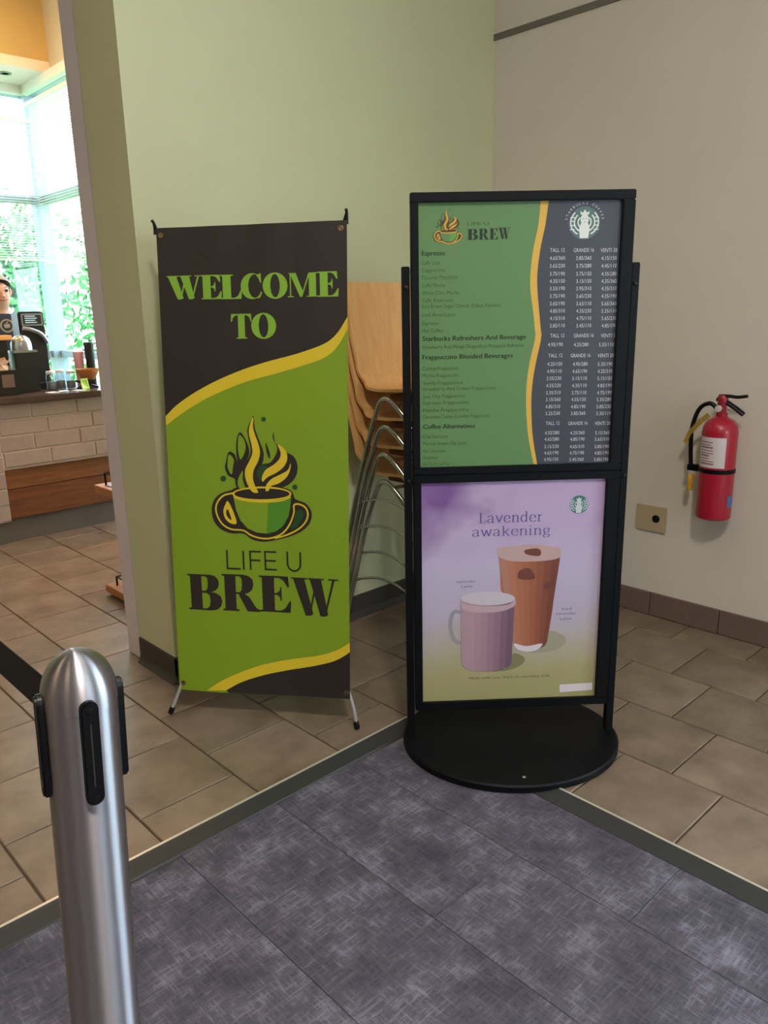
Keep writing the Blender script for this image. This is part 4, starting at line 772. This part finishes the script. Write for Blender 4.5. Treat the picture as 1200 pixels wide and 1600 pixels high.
# ================================================================ FIRE EXTINGUISHER, OUTLET
def extinguisher():
    X, Y = 3.008, 1.276; t = empty('fire_extinguisher', (X, Y, .514), 0, 'red fire extinguisher hung on the pale right wall', 'fire extinguisher')
    red = mat('extinguisher_red', 'a81630', .35, coat=.2); blk = M_blk_plastic; z0 = .0
    bm = bmesh.new(); lathe(bm, [(.055, 0), (.064, .006), (.066, .014), (.066, .345), (.062, .368), (.048, .388), (.028, .40), (.022, .405)], 40); obj('cylinder', bm, red, t, True)
    bm = bmesh.new(); lathe(bm, [(.021, .400), (.021, .418), (.016, .422), (.016, .448), (.019, .452), (.019, .478), (.014, .486)], 20); obj('valve', bm, mat('valve_red', '9c2330', .35, .2), t, True)
    bm = bmesh.new(); lathe(bm, [(.013, 0), (.013, .008), (.011, .01)], 18, M=Matrix.Translation((-.016, .006, .436)) @ Matrix.Rotation(-PI/2, 4, 'Y')); obj('gauge', bm, mat('gauge_white', 'c9c4c0', .4), t, True)
    bm = bmesh.new(); tube(bm, [(0, .022, .470), (0, -.01, .462), (0, -.05, .440), (0, -.082, .418)], .0115, 10, smooth=4, flat=.8); obj('carry_handle', bm, blk, t, True)
    bm = bmesh.new(); tube(bm, [(0, .015, .482), (0, -.02, .484), (0, -.055, .482), (0, -.09, .488)], .0095, 10, smooth=4, flat=.7); obj('squeeze_lever', bm, blk, t, True)
    bm = bmesh.new(); tube(bm, [(-.005, .016, .432), (-.006, .045, .452), (-.006, .085, .43), (-.008, .108, .36), (-.010, .108, .28), (-.010, .100, .19)], .0085, 12, smooth=6); h = obj('hose', bm, blk, t, True)
    bm = bmesh.new(); lathe(bm, [(.008, .100), (.0105, .104), (.0105, .160), (.008, .165)], 14, c=(-.010, .098, 0)); obj('nozzle', bm, mat('nozzle_yellow', 'd9a427', .5), h, True)
    bm = bmesh.new(); lathe(bm, [(.0668, .188), (.0682, .189), (.0682, .204), (.0668, .205)], 40); box(bm, .055, -.02, .180, .081, .02, .215); box(bm, -.018, .062, .182, .004, .112, .206); obj('wall_bracket', bm, M_blk_metal, t)
    a0, a1 = R(128), R(226)
    def lab(u, v): 
        a = a0+(a1-a0)*u; return Vector((.0666*math.cos(a), .0666*math.sin(a), .212+.118*v))
    lm = mat('extinguisher_label', 'd2c8cc', .5); bm = bmesh.new(); grid_sheet(bm, lab, 14, 1); lb = obj('label_sheet', bm, lm, t, True, auto=0)
    bm = bmesh.new(); rng = random.Random(2)
    for k in range(9):
        v0 = .10+k*.09; u0 = .1; u1 = .45+rng.random()*.2; n = 5; hh = .03 if k % 3 else .05
        V = [[bm.verts.new(Vector((lab(u0+(u1-u0)*i/n, v).x*1.004, lab(u0+(u1-u0)*i/n, v).y*1.004, lab(0, v).z))) for i in range(n+1)] for v in (v0, v0+hh)]
        for i in range(n): bm.faces.new((V[0][i], V[0][i+1], V[1][i+1], V[1][i]))
    obj('label_print', bm, mat('label_print_red', '8a5a66', .5), lb)
    bm = bmesh.new()
    grid_sheet(bm, lambda u, v: Vector((.067*math.cos(R(248+26*u)), .067*math.sin(R(248+26*u)), .055+.045*v)), 5, 1); obj('inspection_sticker', bm, mat('sticker_blue', '4a6fae', .5), t, True, auto=0)
    bm = bmesh.new(); P = [(-.045, .030, .415), (-.04, .075, .37), (-.025, .112, .33), (-.02, .128, .29)]
    for p in P: pass
    V = [[bm.verts.new(Vector(p)+Vector((0, s*.007, s*.006))) for p in P] for s in (-1, 1)]
    fs = [bm.faces.new((V[0][i], V[0][i+1], V[1][i+1], V[1][i])) for i in range(3)]; bmesh.ops.solidify(bm, geom=fs, thickness=.001)
    obj('seal_tag', bm, mat('tag_yellow', 'd0b050', .5), t)
extinguisher()
ou = empty('wall_outlet', (XR, 1.574, .44), 0, 'ivory wall plate with one black socket low on the right wall', 'outlet')
ivory = mat('ivory_plate', 'b3a183', .45)
bx('cover_plate', (-.008, -.070, -.058, 0, .070, .058), ivory, ou, bevel=.003)
bm = bmesh.new(); lathe(bm, [(.017, 0), (.017, .004), (.014, .006)], 22, M=Matrix.Translation((-.007, -.024, .004)) @ Matrix.Rotation(-PI/2, 4, 'Y')); obj('socket', bm, M_blk_plastic, ou, True)
bm = bmesh.new(); lathe(bm, [(.004, 0), (.004, .0015)], 10, M=Matrix.Translation((-.008, .035, .02)) @ Matrix.Rotation(-PI/2, 4, 'Y')); obj('plate_screw', bm, ivory, ou, True)

# ================================================================ CAFE COUNTER
ct = empty('cafe_counter', (1.9, 4.9, 0), 0, 'white brick serving counter with dark wood panel and grey toe kick', 'counter')
def lp(name, a, m_, parent, **k):
    return bx(name, (a[0]-1.9, a[1]-4.9, a[2], a[3]-1.9, a[4]-4.9, a[5]), m_, parent, **k)
M_brick = mat('white_painted_brick', 'a5958c', .7, vary=.06, scale=12, rnd=.05, bump=.5, bscale=30)
M_mortar = mat('white_mortar', 'c4b6ab', .85)
lp('counter_core', (1.25, 4.8555, .462, 2.62, 5.40, .848), M_mortar, ct); lp('lower_core', (1.25, 4.90, .15, 2.62, 5.38, .462), mat('dark_core', '2c2522', .8), ct)
lp('toe_kick', (1.25, 4.93, 0, 2.62, 5.36, .152), mat('grey_toe_kick', '6b655e', .5, vary=.08, scale=4), ct)
lp('pilaster_core', (1.25, 4.8335, .153, 1.483, 4.9, .848), M_mortar, ct)
rng = random.Random(11)
bk = {}
def brick(x0, x1, y, z0, z1):
    key = (round(x1-x0, 3), round(z1-z0, 3))
    if key not in bk:
        o = obj('brick', B(0, 0, 0, x1-x0, .03, z1-z0), M_brick, ct, bevel=.004, segs=1); bk[key] = o.data
    else: o = link(bpy.data.objects.new('brick', bk[key]), ct)
    o.location = (x0-1.9, y-4.9+rng.uniform(-.0015, .0015), z0)
for r_ in range(4):
    z0 = .475+r_*.0945; off = 1.778 if r_ % 2 == 0 else 1.688
    off = off-.28*2
    for j in range(0, 6):
        x0 = max(off+j*.28, 1.487); x1 = min(off+(j+1)*.28-.008, 2.62)
        if x1-x0 > .03: brick(x0, x1, 4.848, z0, z0+.0875)
for r_ in range(7):
    z0 = .158+r_*.0985
    for x0, x1 in (((1.25, 1.365), (1.373, 1.483)) if r_ % 2 else ((1.25, 1.30), (1.308, 1.483))): brick(x0, x1, 4.826, z0, z0+.091)
M_plank = mat('stained_plank', '7a4a28', .5, vary=1, col2='5c341c', scale=6, stretch=(.8, 8, 8), rnd=.12)
lp('plank', (1.485, 4.878, .155, 2.62, 4.90, .335), M_plank, ct, bevel=.003); lp('plank', (1.485, 4.875, .338, 2.62, 4.90, .462), mat('stained_plank_light', '8a5830', .5, vary=1, col2='6e4222', scale=6, stretch=(.8, 8, 8)), ct, bevel=.003)
lp('ledge', (1.485, 4.852, .460, 2.62, 4.875, .472), M_brick, ct)
tp = bx('countertop', (1.22, 4.80, .850, 2.66, 5.45, .886), mat('dark_laminate', '4a3b36', .22, vary=.1, scale=8), bevel=.004); props(tp, 'dark glossy countertop lying on the white brick counter', 'countertop')

def thing(name, loc, label, cat, parts, group=None, rz=0):
    t = empty(name, loc, rz, label, cat, group)
    for nm, bm, m_, sm in parts: obj(nm, bm, m_, t, sm)
    return t
def LT(prof, n=24, c=(0, 0, 0)): return lathe(bmesh.new(), prof, n, c)
CT = .886
M_dark = mat('black_appliance', '14171c', .35); M_grey = mat('grey_metal', '9a9fa6', .3, .8); M_clear = glass_mat('clear_glass', (.8, .86, .88), .12)
# tall coffee brewer
br = empty('coffee_brewer', (1.92, 5.32, CT), 0, 'tall black coffee brewer with lit panel beside the man', 'coffee machine')
bx('body', (-.082, -.03, 0, .078, .10, .488), M_dark, br, bevel=.008)
bx('drip_base', (-.082, -.11, 0, .078, -.03, .04), M_dark, br, bevel=.005)
pn = bx('control_panel', (-.066, -.037, .40, .066, -.0305, .475), mat('panel_grey', '8f959b', .4), br, bevel=.002)
bx('panel_display', (-.058, -.0385, .408, .058, -.037, .468), mat('panel_black', '2b2d30', .3), pn)
for k in range(4): bx('lit_row', (-.045, -.0392, .418+k*.013, .03-.01*(k % 2), -.0386, .423+k*.013), mat('panel_lit', 'a9c4cc', .4, emit=.6), pn)
bm = bmesh.new(); tube(bm, [(-.07, -.05, .385), (-.02, -.055, .375), (.04, -.055, .345), (.075, -.05, .29)], .014, 10, smooth=5); obj('spout_arm', bm, M_grey, br, True)
# grinder with bell-shaped hopper
gr = empty('coffee_grinder', (1.775, 5.12, CT), 0, 'black square coffee grinder with rounded grey hopper', 'grinder')
bx('body', (-.068, -.06, 0, .066, .06, .25), M_dark, gr, bevel=.006)
obj('hopper', LT([(.06, .25), (.062, .27), (.06, .30), (.05, .326), (.032, .342), (.01, .348)]), M_grey, gr, True)
bx('rim', (-.075, -.066, .243, .073, .066, .256), M_grey, gr, bevel=.003)
# card display box
bxo = empty('display_box', (1.615, 4.95, CT), 0, 'small black box with brown card at the left end of the countertop', 'box')
bx('box_body', (-.085, 0, 0, .07, .12, .150), M_dark, bxo, bevel=.004); bx('front_card', (-.035, -.0015, .05, .035, 0, .125), mat('brown_card', '6f5a50', .5), bxo)
props(bx('pastry_tray', (1.55, 5.08, 1.208, 1.716, 5.18, 1.236), mat('warm_tray', 'e8a86a', .5), bevel=.004), 'pale orange tray on top of the black holder by the man', 'tray')
hold = empty('tray_holder', (1.633, 5.13, CT), 0, 'black stand carrying the pale orange tray', 'stand'); bx('column', (-.06, -.04, 0, .05, .04, .322), M_dark, hold, bevel=.004); bx('foot', (-.07, -.05, 0, .06, .05, .015), M_dark, hold, bevel=.003)
pb = empty('paper_bag', (1.585, 4.99, CT+.150), 0, 'crumpled pale paper bag on the small black box', 'bag')
bm = bmesh.new(); rng = random.Random(4)
grid_sheet(bm, lambda u, v: Vector((.05*(1+.25*math.sin(9*v))*math.cos(2*PI*u)+.012*math.sin(17*u+5*v), .035*math.sin(2*PI*u)+.008*math.sin(23*u), .065*v+.01*math.sin(13*u)*v)), 24, 6); obj('bag_wall', bm, mat('kraft_paper', 'c9a88c', .8), pb, True, auto=0)
obj('bag_bottom', LT([(.03, 0), (.04, .002), (.03, .004)]), mat('kraft_paper', 'c9a88c', .8), pb)
for i, (x, y, r_, h_) in enumerate(((1.925, 5.10, .032, .115), (1.99, 5.12, .030, .12), (2.05, 5.10, .030, .11))):
    j = empty('glass_jar', (x, y, CT), 0, ('clear glass jar with pale lid beside the grinder', 'clear glass jar with pale lid, middle of the three jars', 'clear glass jar with pale lid nearest the black bowl stand')[i], 'jar', 'glass jars on the countertop')
    obj('jar_glass', LT([(r_*.9, 0), (r_, .006), (r_, h_*.75), (r_*.8, h_*.86), (r_*.8, h_*.9)]), M_clear, j, True)
    obj('lid', LT([(r_*.88, h_*.88), (r_*.9, h_*.9), (r_*.9, h_), (r_*.8, h_+.004)]), mat('pale_lid', 'c3ccd2', .4), j, True); obj('contents', LT([(r_*.85, .004), (r_*.9, .01), (r_*.9, h_*.45)]), mat('jar_grey', '7a7f83', .7), j, True)
for i, (x, y, a) in enumerate(((1.86, 4.93, 10), (1.94, 4.96, -14), (2.02, 4.92, 24))):
    o = bx('paper_slip', (-.028, -.04, 0, .028, .04, .0012), mat('paper_white', 'd9dce0', .6)); o.location = (x, y, CT+.0005); o.rotation_euler = (0, 0, R(a))
    props(o, ('white paper slip on countertop nearest the grinder', 'white paper slip in the middle of the countertop', 'white paper slip on countertop nearest the bowl stand')[i], 'paper', 'paper slips on the countertop')
bs = empty('bowl_stand', (2.118, 5.03, CT), 0, 'small black folding stand under the wooden bowl', 'stand')
bm = bmesh.new(); tube(bm, [(-.07, -.02, .004), (.06, .02, .05)], .007, 8); obj('brace', bm, M_dark, bs, True); bm = bmesh.new(); tube(bm, [(.07, -.02, .004), (-.06, .02, .05)], .007, 8); obj('brace', bm, M_dark, bs, True)
bx('plate', (-.05, -.04, .046, .05, .04, .052), M_dark, bs); bx('foot', (-.05, -.04, 0, .05, .04, .006), M_dark, bs); bx('stem', (-.02, -.015, .005, .02, .015, .047), M_dark, bs)
wb = obj('wooden_bowl', LT([(.035, 0), (.04, .003), (.068, .05), (.072, .07), (.066, .07), (.06, .05), (.03, .01)]), mat('bowl_wood', 'a8652f', .5), None, True); wb.location = (2.135, 5.03, CT+.053); props(wb, 'orange brown wooden bowl on the black stand', 'bowl')
def cup(loc, label, m_, r_, h_, name='paper_cup'):
    t = empty(name, loc, 0, label, 'cup'); obj('cup_wall', LT([(r_*.75, 0), (r_*.78, .003), (r_, h_*.94)]), m_, t, True); obj('lid', LT([(r_*1.04, h_*.94), (r_*1.06, h_*.96), (r_*.95, h_), (r_*.8, h_)]), m_, t, True)
cup((2.232, 5.19, CT), 'tall black canister at the right end of the countertop', M_dark, .032, .285, 'canister'); cup((2.175, 5.24, CT), 'pink cup beside the tall black canister', mat('pink_cup', 'd3a0b0', .5), .034, .225)
gp = empty('snack_packet', (2.085, 4.96, CT), R(20), 'small lime green packet leaning by the bowl stand', 'packet'); bm = bmesh.new()
grid_sheet(bm, lambda u, v: Vector(((u-.5)*.06, .012*math.sin(PI*u)*math.sin(PI*v)+.012*v, .062*v)), 8, 8, .002); obj('pouch', bm, mat('lime_packet', 'a9c94a', .4), gp, True, auto=0); bx('seal', (-.03, .011, .06, .03, .013, .068), mat('lime_packet', 'a9c94a', .4), gp)

# ================================================================ DISPLAY RACK behind the door frame
dr = empty('display_rack', (1.72, 3.32, 0), 0, 'two-tier light wood display rack with black wire sides behind door frame', 'display rack')
M_shelf = mat('light_shelf_wood', 'b9793f', .5, vary=1, col2='a5662f', scale=6, stretch=(8, .8, 8))
for z in (.055, .560): bx('shelf_board', (-.225, -.28, z-.038, .225, .28, z), M_shelf, dr, bevel=.003)
for z in (.10, .62):
    bm = bmesh.new(); tube(bm, [(-.19, -.26, z), (.19, -.26, z), (.19, .22, z), (-.19, .22, z)], .004, 8, closed=True); obj('wire_rail', bm, M_blk_metal, dr, True)
for sx in (-.19, .19):
    for sy in (-.26, .22):
        bm = bmesh.new(); [tube(bm, [(sx, sy, z0), (sx, sy, z1)], .005, 8) for z0, z1 in (((0, .64),) if sx > 0 else ((.055, .10), (.56, .62)))]; obj('wire_post', bm, M_blk_metal, dr, True)
bgp = empty('coffee_bag', (1.60, 3.44, .561), R(12), 'silver foil coffee bag lying on upper shelf of display rack', 'bag')
bm = bmesh.new(); grid_sheet(bm, lambda u, v: Vector(((u-.5)*.12, (v-.5)*.17, .004+.028*math.sin(PI*u)*math.sin(PI*v))), 10, 10); grid_sheet(bm, lambda u, v: Vector(((u-.5)*.12, (v-.5)*.17, 0)), 1, 1); obj('foil_body', bm, mat('silver_foil', 'b9bfc8', .25, .8), bgp, True, auto=0)
bx('top_seal', (-.06, .085, .001, .06, .10, .003), mat('silver_foil', 'b9bfc8', .25, .8), bgp)

# ================================================================ PERSON behind the counter
def skin(name, V, E, m_, parent, sub=2, root=0):
    """V: (x,y,z,radius_x,radius_y)"""
    me = bpy.data.meshes.new(name); me.from_pydata([v[:3] for v in V], E, [])
    bm = bmesh.new(); bm.from_mesh(me); ly = bm.verts.layers.skin.verify()
    for i, v in enumerate(bm.verts):
        v[ly].radius = (V[i][3], V[i][4] if len(V[i]) > 4 else V[i][3]); v[ly].use_root = (i == root)
    bm.to_mesh(me); bm.free(); me.materials.append(m_)
    o = bpy.data.objects.new(name, me); COL.objects.link(o)
    s = o.modifiers.new('skin', 'SKIN'); s.use_smooth_shade = True; s.use_x_symmetry = False
    if sub: 
        q = o.modifiers.new('sub', 'SUBSURF'); q.levels = sub; q.render_levels = sub
    dg = bpy.context.evaluated_depsgraph_get(); nm = bpy.data.meshes.new_from_object(o.evaluated_get(dg)); bpy.data.objects.remove(o)
    for p in nm.polygons: p.use_smooth = True
    if not nm.materials: nm.materials.append(m_)
    r_ = bpy.data.objects.new(name, nm); COL.objects.link(r_); r_.parent = parent; return r_
def person():
    t = empty('person', (1.925, 5.86, 0), R(160-90-70), 'grey-haired person in dark sweatshirt standing behind the counter', 'person')
    sk = mat('skin_tone', 'c08f7c', .55); M_sw = mat('navy_sweatshirt', '1b2028', .85, bump=.2, bscale=120); M_tr = mat('black_trousers', '17171a', .85)
    # faces -Y; body is one mesh: legs, trunk, neck, head, arms, hands with five fingers
    V = []; E = []
    def add(p, par=None):
        V.append(p); i = len(V)-1
        if par is not None: E.append((par, i))
        return i
    pel = add((0, .02, .88, .15, .10)); wst = add((0, .02, 1.02, .135, .09), pel); chest = add((0, .02, 1.22, .16, .105), wst); nb = add((0, .015, 1.35, .065, .06), chest)
    nk = add((0, 0, 1.40, .052, .052), nb); j0 = add((0, -.015, 1.445, .07, .078), nk); h1 = add((0, -.015, 1.52, .074, .09), j0); add((0, -.005, 1.575, .05, .062), h1)
    for s in (-1, 1):
        hp = add((s*.09, .02, .82, .09, .09), pel); kn = add((s*.10, -.01, .46, .062, .062), hp); an = add((s*.10, .03, .09, .042, .042), kn); add((s*.11, -.12, .035, .035, .03), an)
        sh = add((s*.175, .02, 1.315, .058, .058), chest); el = add((s*.24, .0, 1.06, .042, .042), sh); wr_ = add((s*.15, -.24, 1.03, .028, .028), el)
        pm = add((s*.13, -.31, 1.02, .032, .018), wr_)
        for k, (dx, L_) in enumerate(((-.024, .058), (-.009, .068), (.008, .066), (.024, .052))):
            a = add((s*.12+dx, -.345, 1.017, .0085, .0085), pm); b_ = add((s*.12+dx, -.345-L_*.55, 1.005, .008, .008), a); add((s*.12+dx, -.345-L_*.8, .985, .007, .007), b_)
        a = add((s*.10, -.285, 1.01, .0095, .0095), pm); add((s*.08, -.31, .995, .008, .008), a)
    body = skin('body', V, E, sk, t, 2, pel)
    # face
    bm = bmesh.new(); lathe(bm, [(.004, -.03), (.011, -.024), (.009, -.008), (.004, .012)], 12, M=Matrix.Translation((0, -.103, 1.50)) @ Matrix.Rotation(R(-12), 4, 'X')); obj('nose', bm, sk, body, True)
    for s in (-1, 1):
        bm = bmesh.new(); bmesh.ops.create_uvsphere(bm, u_segments=12, v_segments=8, radius=.010, matrix=Matrix.Translation((s*.029, -.093, 1.518))); obj('eye', bm, mat('eye_dark', '2a2522', .3), body, True)
        bm = bmesh.new(); tube(bm, [(s*.074, -.005, 1.485), (s*.083, .008, 1.51), (s*.079, .005, 1.535)], [.008, .013, .008], 8); obj('ear', bm, sk, body, True)
        bm = bmesh.new(); tube(bm, [(s*.015, -.098, 1.537), (s*.03, -.098, 1.543), (s*.046, -.086, 1.537)], .004, 6); obj('eyebrow', bm, mat('grey_hair', '8f8a86', .8), body, True)
    bm = bmesh.new(); tube(bm, [(-.022, -.092, 1.458), (0, -.099, 1.456), (.022, -.092, 1.458)], .0055, 8); obj('mouth', bm, mat('lip_tone', '9a5f58', .6), body, True)
    # short grey hair: cap over crown and back
    bm = bmesh.new()
    def cap(u, v):
        a = 2*PI*u; lim = .5+.55*(.5+.5*math.sin(a))      # lower at the back (+Y)
        ph = v*lim*PI/2*1.12; r_ = 1.0+.015*math.sin(40*a)*math.sin(9*ph)
        return Vector((.086*math.sin(ph)*math.cos(a)*r_, .103*math.sin(ph)*math.sin(a)*r_-.008, 1.520+.112*math.cos(ph)*r_))
    grid_sheet(bm, cap, 40, 12); obj('hair', bm, mat('grey_hair', '8f8a86', .8), t, True, auto=0)
    V = []; E = []
    c0 = add((0, .02, .90, .165, .118)); c1 = add((0, .02, 1.03, .158, .115), c0); c2 = add((0, .02, 1.22, .182, .125), c1); c3 = add((0, .012, 1.345, .085, .078), c2)
    for s in (-1, 1):
        sh = add((s*.178, .02, 1.315, .074, .076), c2); el = add((s*.245, .0, 1.06, .060, .060), sh); add((s*.165, -.20, 1.033, .042, .042), el)
    sw = skin('sweatshirt', V, E, M_sw, t, 2, 0)
    a = Art(); em = mat('emblem_tan', '8f7a5e', .7); T = lambda P: [(p[0]*.045-.012, 1.285+p[1]*.045) for p in P]
    a.poly(T(ell(0, 0, 1, 1, 24)), em, 0, [T(ell(0, 0, .78, .78, 24))]); a.poly(T([(-.4, -.3), (.4, -.3), (.45, .25), (-.45, .25)]), em, 0); a.poly(T([(-.1, .3), (.1, .3), (.2, .6), (-.05, .55)]), em, 0)
    a.build('chest_emblem', sw, lambda u, v, z: Vector((u, -.128+.5*u**2, v)))
    V = []; E = []
    c0 = add((0, .02, .92, .155, .11)); c1 = add((0, .02, .84, .15, .11), c0)
    for s in (-1, 1):
        hp = add((s*.095, .02, .78, .095, .10), c1); kn = add((s*.10, -.01, .46, .075, .075), hp); add((s*.10, .025, .07, .065, .065), kn)
    skin('trousers', V, E, M_tr, t, 2, 0)
    for s in (-1, 1):
        bm = bmesh.new(); tube(bm, [(s*.10, .06, .04), (s*.105, -.02, .045), (s*.11, -.11, .035), (s*.112, -.165, .028)], [.04, .046, .042, .028], 14, smooth=3); 
        for v in bm.verts: v.co.z = max(0, v.co.z)
        obj('shoe', bm, M_blk_plastic, t, True)
person()

# ================================================================ BLINDS, LIGHTS, OUTSIDE
def blind(name, a, b, z0, z1, label):
    a, b = Vector(a), Vector(b); d = (b-a).normalized(); n = Vector((-d.y, d.x, 0)); L_ = (b-a).length
    t = empty(name, (a.x, a.y, z0), math.atan2(d.y, d.x), label, 'window blind', 'venetian blinds in the cafe corner')
    bx('head_rail', (0, -.02, z1-z0-.03, L_, .02, z1-z0), M_frame_w, t); bx('bottom_rail', (0, -.013, 0, L_, .013, .014), M_frame_w, t)
    bm = bmesh.new(); k = 0; z = .03
    while z < z1-z0-.04:
        vs = [bm.verts.new((x, y, z+q)) for x, y, q in ((0, -.012, -.003), (L_, -.012, -.003), (L_, 0, .0012), (0, 0, .0012))]; vt = [bm.verts.new((x, .012, z-.003)) for x in (0, L_)]
        bm.faces.new(vs); bm.faces.new((vs[3], vs[2], vt[1], vt[0])); z += .021
    o = obj('slats', bm, mat('blind_slat', 'e9ece6', .6), t); o['kind'] = 'stuff'
    for u in (.12, .5, .88):
        bm = bmesh.new(); tube(bm, [(L_*u, -.013, 0), (L_*u, -.013, z1-z0)], .0012, 6); obj('ladder_cord', bm, M_frame_w, t)
blind('venetian_blind', (1.95, 7.41, 0), (2.89, 7.41, 0), 1.82, 2.98, 'half-lowered white slatted blind on the back window, above the man')
blind('venetian_blind', (2.86, 7.36, 0), (2.86, 6.46, 0), 1.78, 3.10, 'half-lowered white slatted blind on the side window by the door frame')
lightc = mat('panel_diffuser', 'fff4ea', .5, emit=CEILING_PANEL*.6); light1 = mat('bright_panel_diffuser', 'fff4ea', .5, emit=CEILING_PANEL*21); lightl = mat('warm_panel_diffuser', 'ffe0ba', .5, emit=CEILING_PANEL*.9); lightw = mat('cafe_diffuser', 'ffbc80', .5, emit=CAFE_PANEL)
def ceil_light(x, y, z, s, label, m_, grp):
    t = empty('ceiling_light', (x, y, z), 0, label, 'ceiling light', grp)
    bx('diffuser', (-s+.02, -s+.02, -.012, s-.02, s-.02, -.006), m_, t)
    for a in ((-s, -s, s, -s+.02), (-s, s-.02, s, s), (-s, -s+.02, -s+.02, s-.02), (s-.02, -s+.02, s, s-.02)): bx('trim', (a[0], a[1], -.016, a[2], a[3], 0), M_frame_w, t)
for x, y, lb in ((.15, -.35, 'small bright square ceiling light just behind the camera position'), (-1.9, -.35, 'square ceiling light far left of the carpet'), (.15, -2.3, 'square ceiling light by the entrance glass'), (-1.9, 2.2, 'square ceiling light near the left wall'), (1.0, 1.2, 'square ceiling light above the welcome banner')):
    ceil_light(x, y, H1, .16 if (x > 0 and y == -.35) else .3, lb, light1 if (x > 0 and y == -.35) else lightl if x < 0 else lightc, 'square ceiling lights over the carpet')
for x, y, lb in ((2.0, 3.6, 'square warm ceiling light over the display rack'), (1.9, 5.6, 'square warm ceiling light over the brick counter'), (.3, 5.9, 'square warm ceiling light at the left of the cafe')):
    ceil_light(x, y, H2, .25, lb, lightw, 'warm cafe ceiling lights')
dl = empty('soffit_downlight', (2.62, 7.1, 3.24), 0, 'small round downlight in the white soffit over the window', 'downlight'); obj('ring', LT([(.05, -.006), (.05, 0), (.03, 0), (.03, -.006)]), M_grey, dl, True); obj('lens', LT([(.03, -.004), (.029, -.002)]), mat('lens_grey', '55575a', .3), dl)
# outside
struct(bx('ground', (-14, 7.7, -.2, 22, 24, -.12), mat('lawn', '6d9a4a', .9, vary=.3, scale=3))); struct(bx('ground_side', (3.3, -8, -.2, 22, 7.7, -.12), mat('lawn', '6d9a4a', .9)))
def tree(x, y, h, rad, seed, label, tall=False, n=2600):
    rng = random.Random(seed); t = empty('leafy_tree', (x, y, -.12), 0, label, 'tree', 'trees outside the cafe windows')
    bm = bmesh.new(); tube(bm, [(0, 0, 0), (.05, .03, h*.3), (-.03, .05, h*.6), (.02, 0, h*.9)], [.12, .09, .06, .02], 10); obj('trunk', bm, mat('bark', '5a4a3c', .9), t, True)
    for k in range(5):
        a = k*2.4; bm = bmesh.new(); z = h*(.3+.1*k); tube(bm, [(0, 0, z), (math.cos(a)*rad*.4, math.sin(a)*rad*.4, z+.3), (math.cos(a)*rad*.8, math.sin(a)*rad*.8, z+.5)], [.05, .03, .01], 6); obj('branch', bm, mat('bark', '5a4a3c', .9), t, True)
    cl = [(rng.uniform(-1, 1)*rad*.7, rng.uniform(-1, 1)*rad*.7, rng.uniform(.12, 1)*h, rng.uniform(.35, .6)*rad) for _ in range(26)]
    V = []; F = []
    for _ in range(n):
        cx, cy, cz, cr = rng.choice(cl); d = Vector((rng.gauss(0, 1), rng.gauss(0, 1), rng.gauss(0, 1))).normalized()*cr*rng.uniform(.55, 1)
        c = Vector((cx, cy, cz))+d; u = Vector((rng.gauss(0, 1), rng.gauss(0, 1), rng.gauss(0, 1))).normalized(); v = u.orthogonal().normalized(); s = rng.uniform(.05, .11)
        o = len(V); V += [tuple(c+u*s), tuple(c+v*s*.5), tuple(c-u*s), tuple(c-v*s*.5)]; F.append((o, o+1, o+2, o+3))
    me = bpy.data.meshes.new('foliage'); me.from_pydata(V, [], F); me.materials.append(mat('leaf_green', '4f9a3c', .6, vary=1, col2='2f7a4a', scale=2)); o = link(bpy.data.objects.new('foliage', me), t); o['kind'] = 'stuff'
tree(3.3, 10.2, 2.7, .95, 1, 'leafy green tree outside the back window behind the brewer'); tree(5.9, 12.0, 3.0, 1.2, 2, 'leafy green tree outside seen just left of the door frame'); tree(7.2, 8.6, 3.4, 1.3, 3, 'leafy green tree outside the side window'); tree(1.0, 11.0, 2.9, 1.1, 4, 'leafy green tree outside behind the man'); tree(3.6, 15.5, 4.4, 1.6, 5, 'taller pale tree farther out behind the window trees', n=3000)
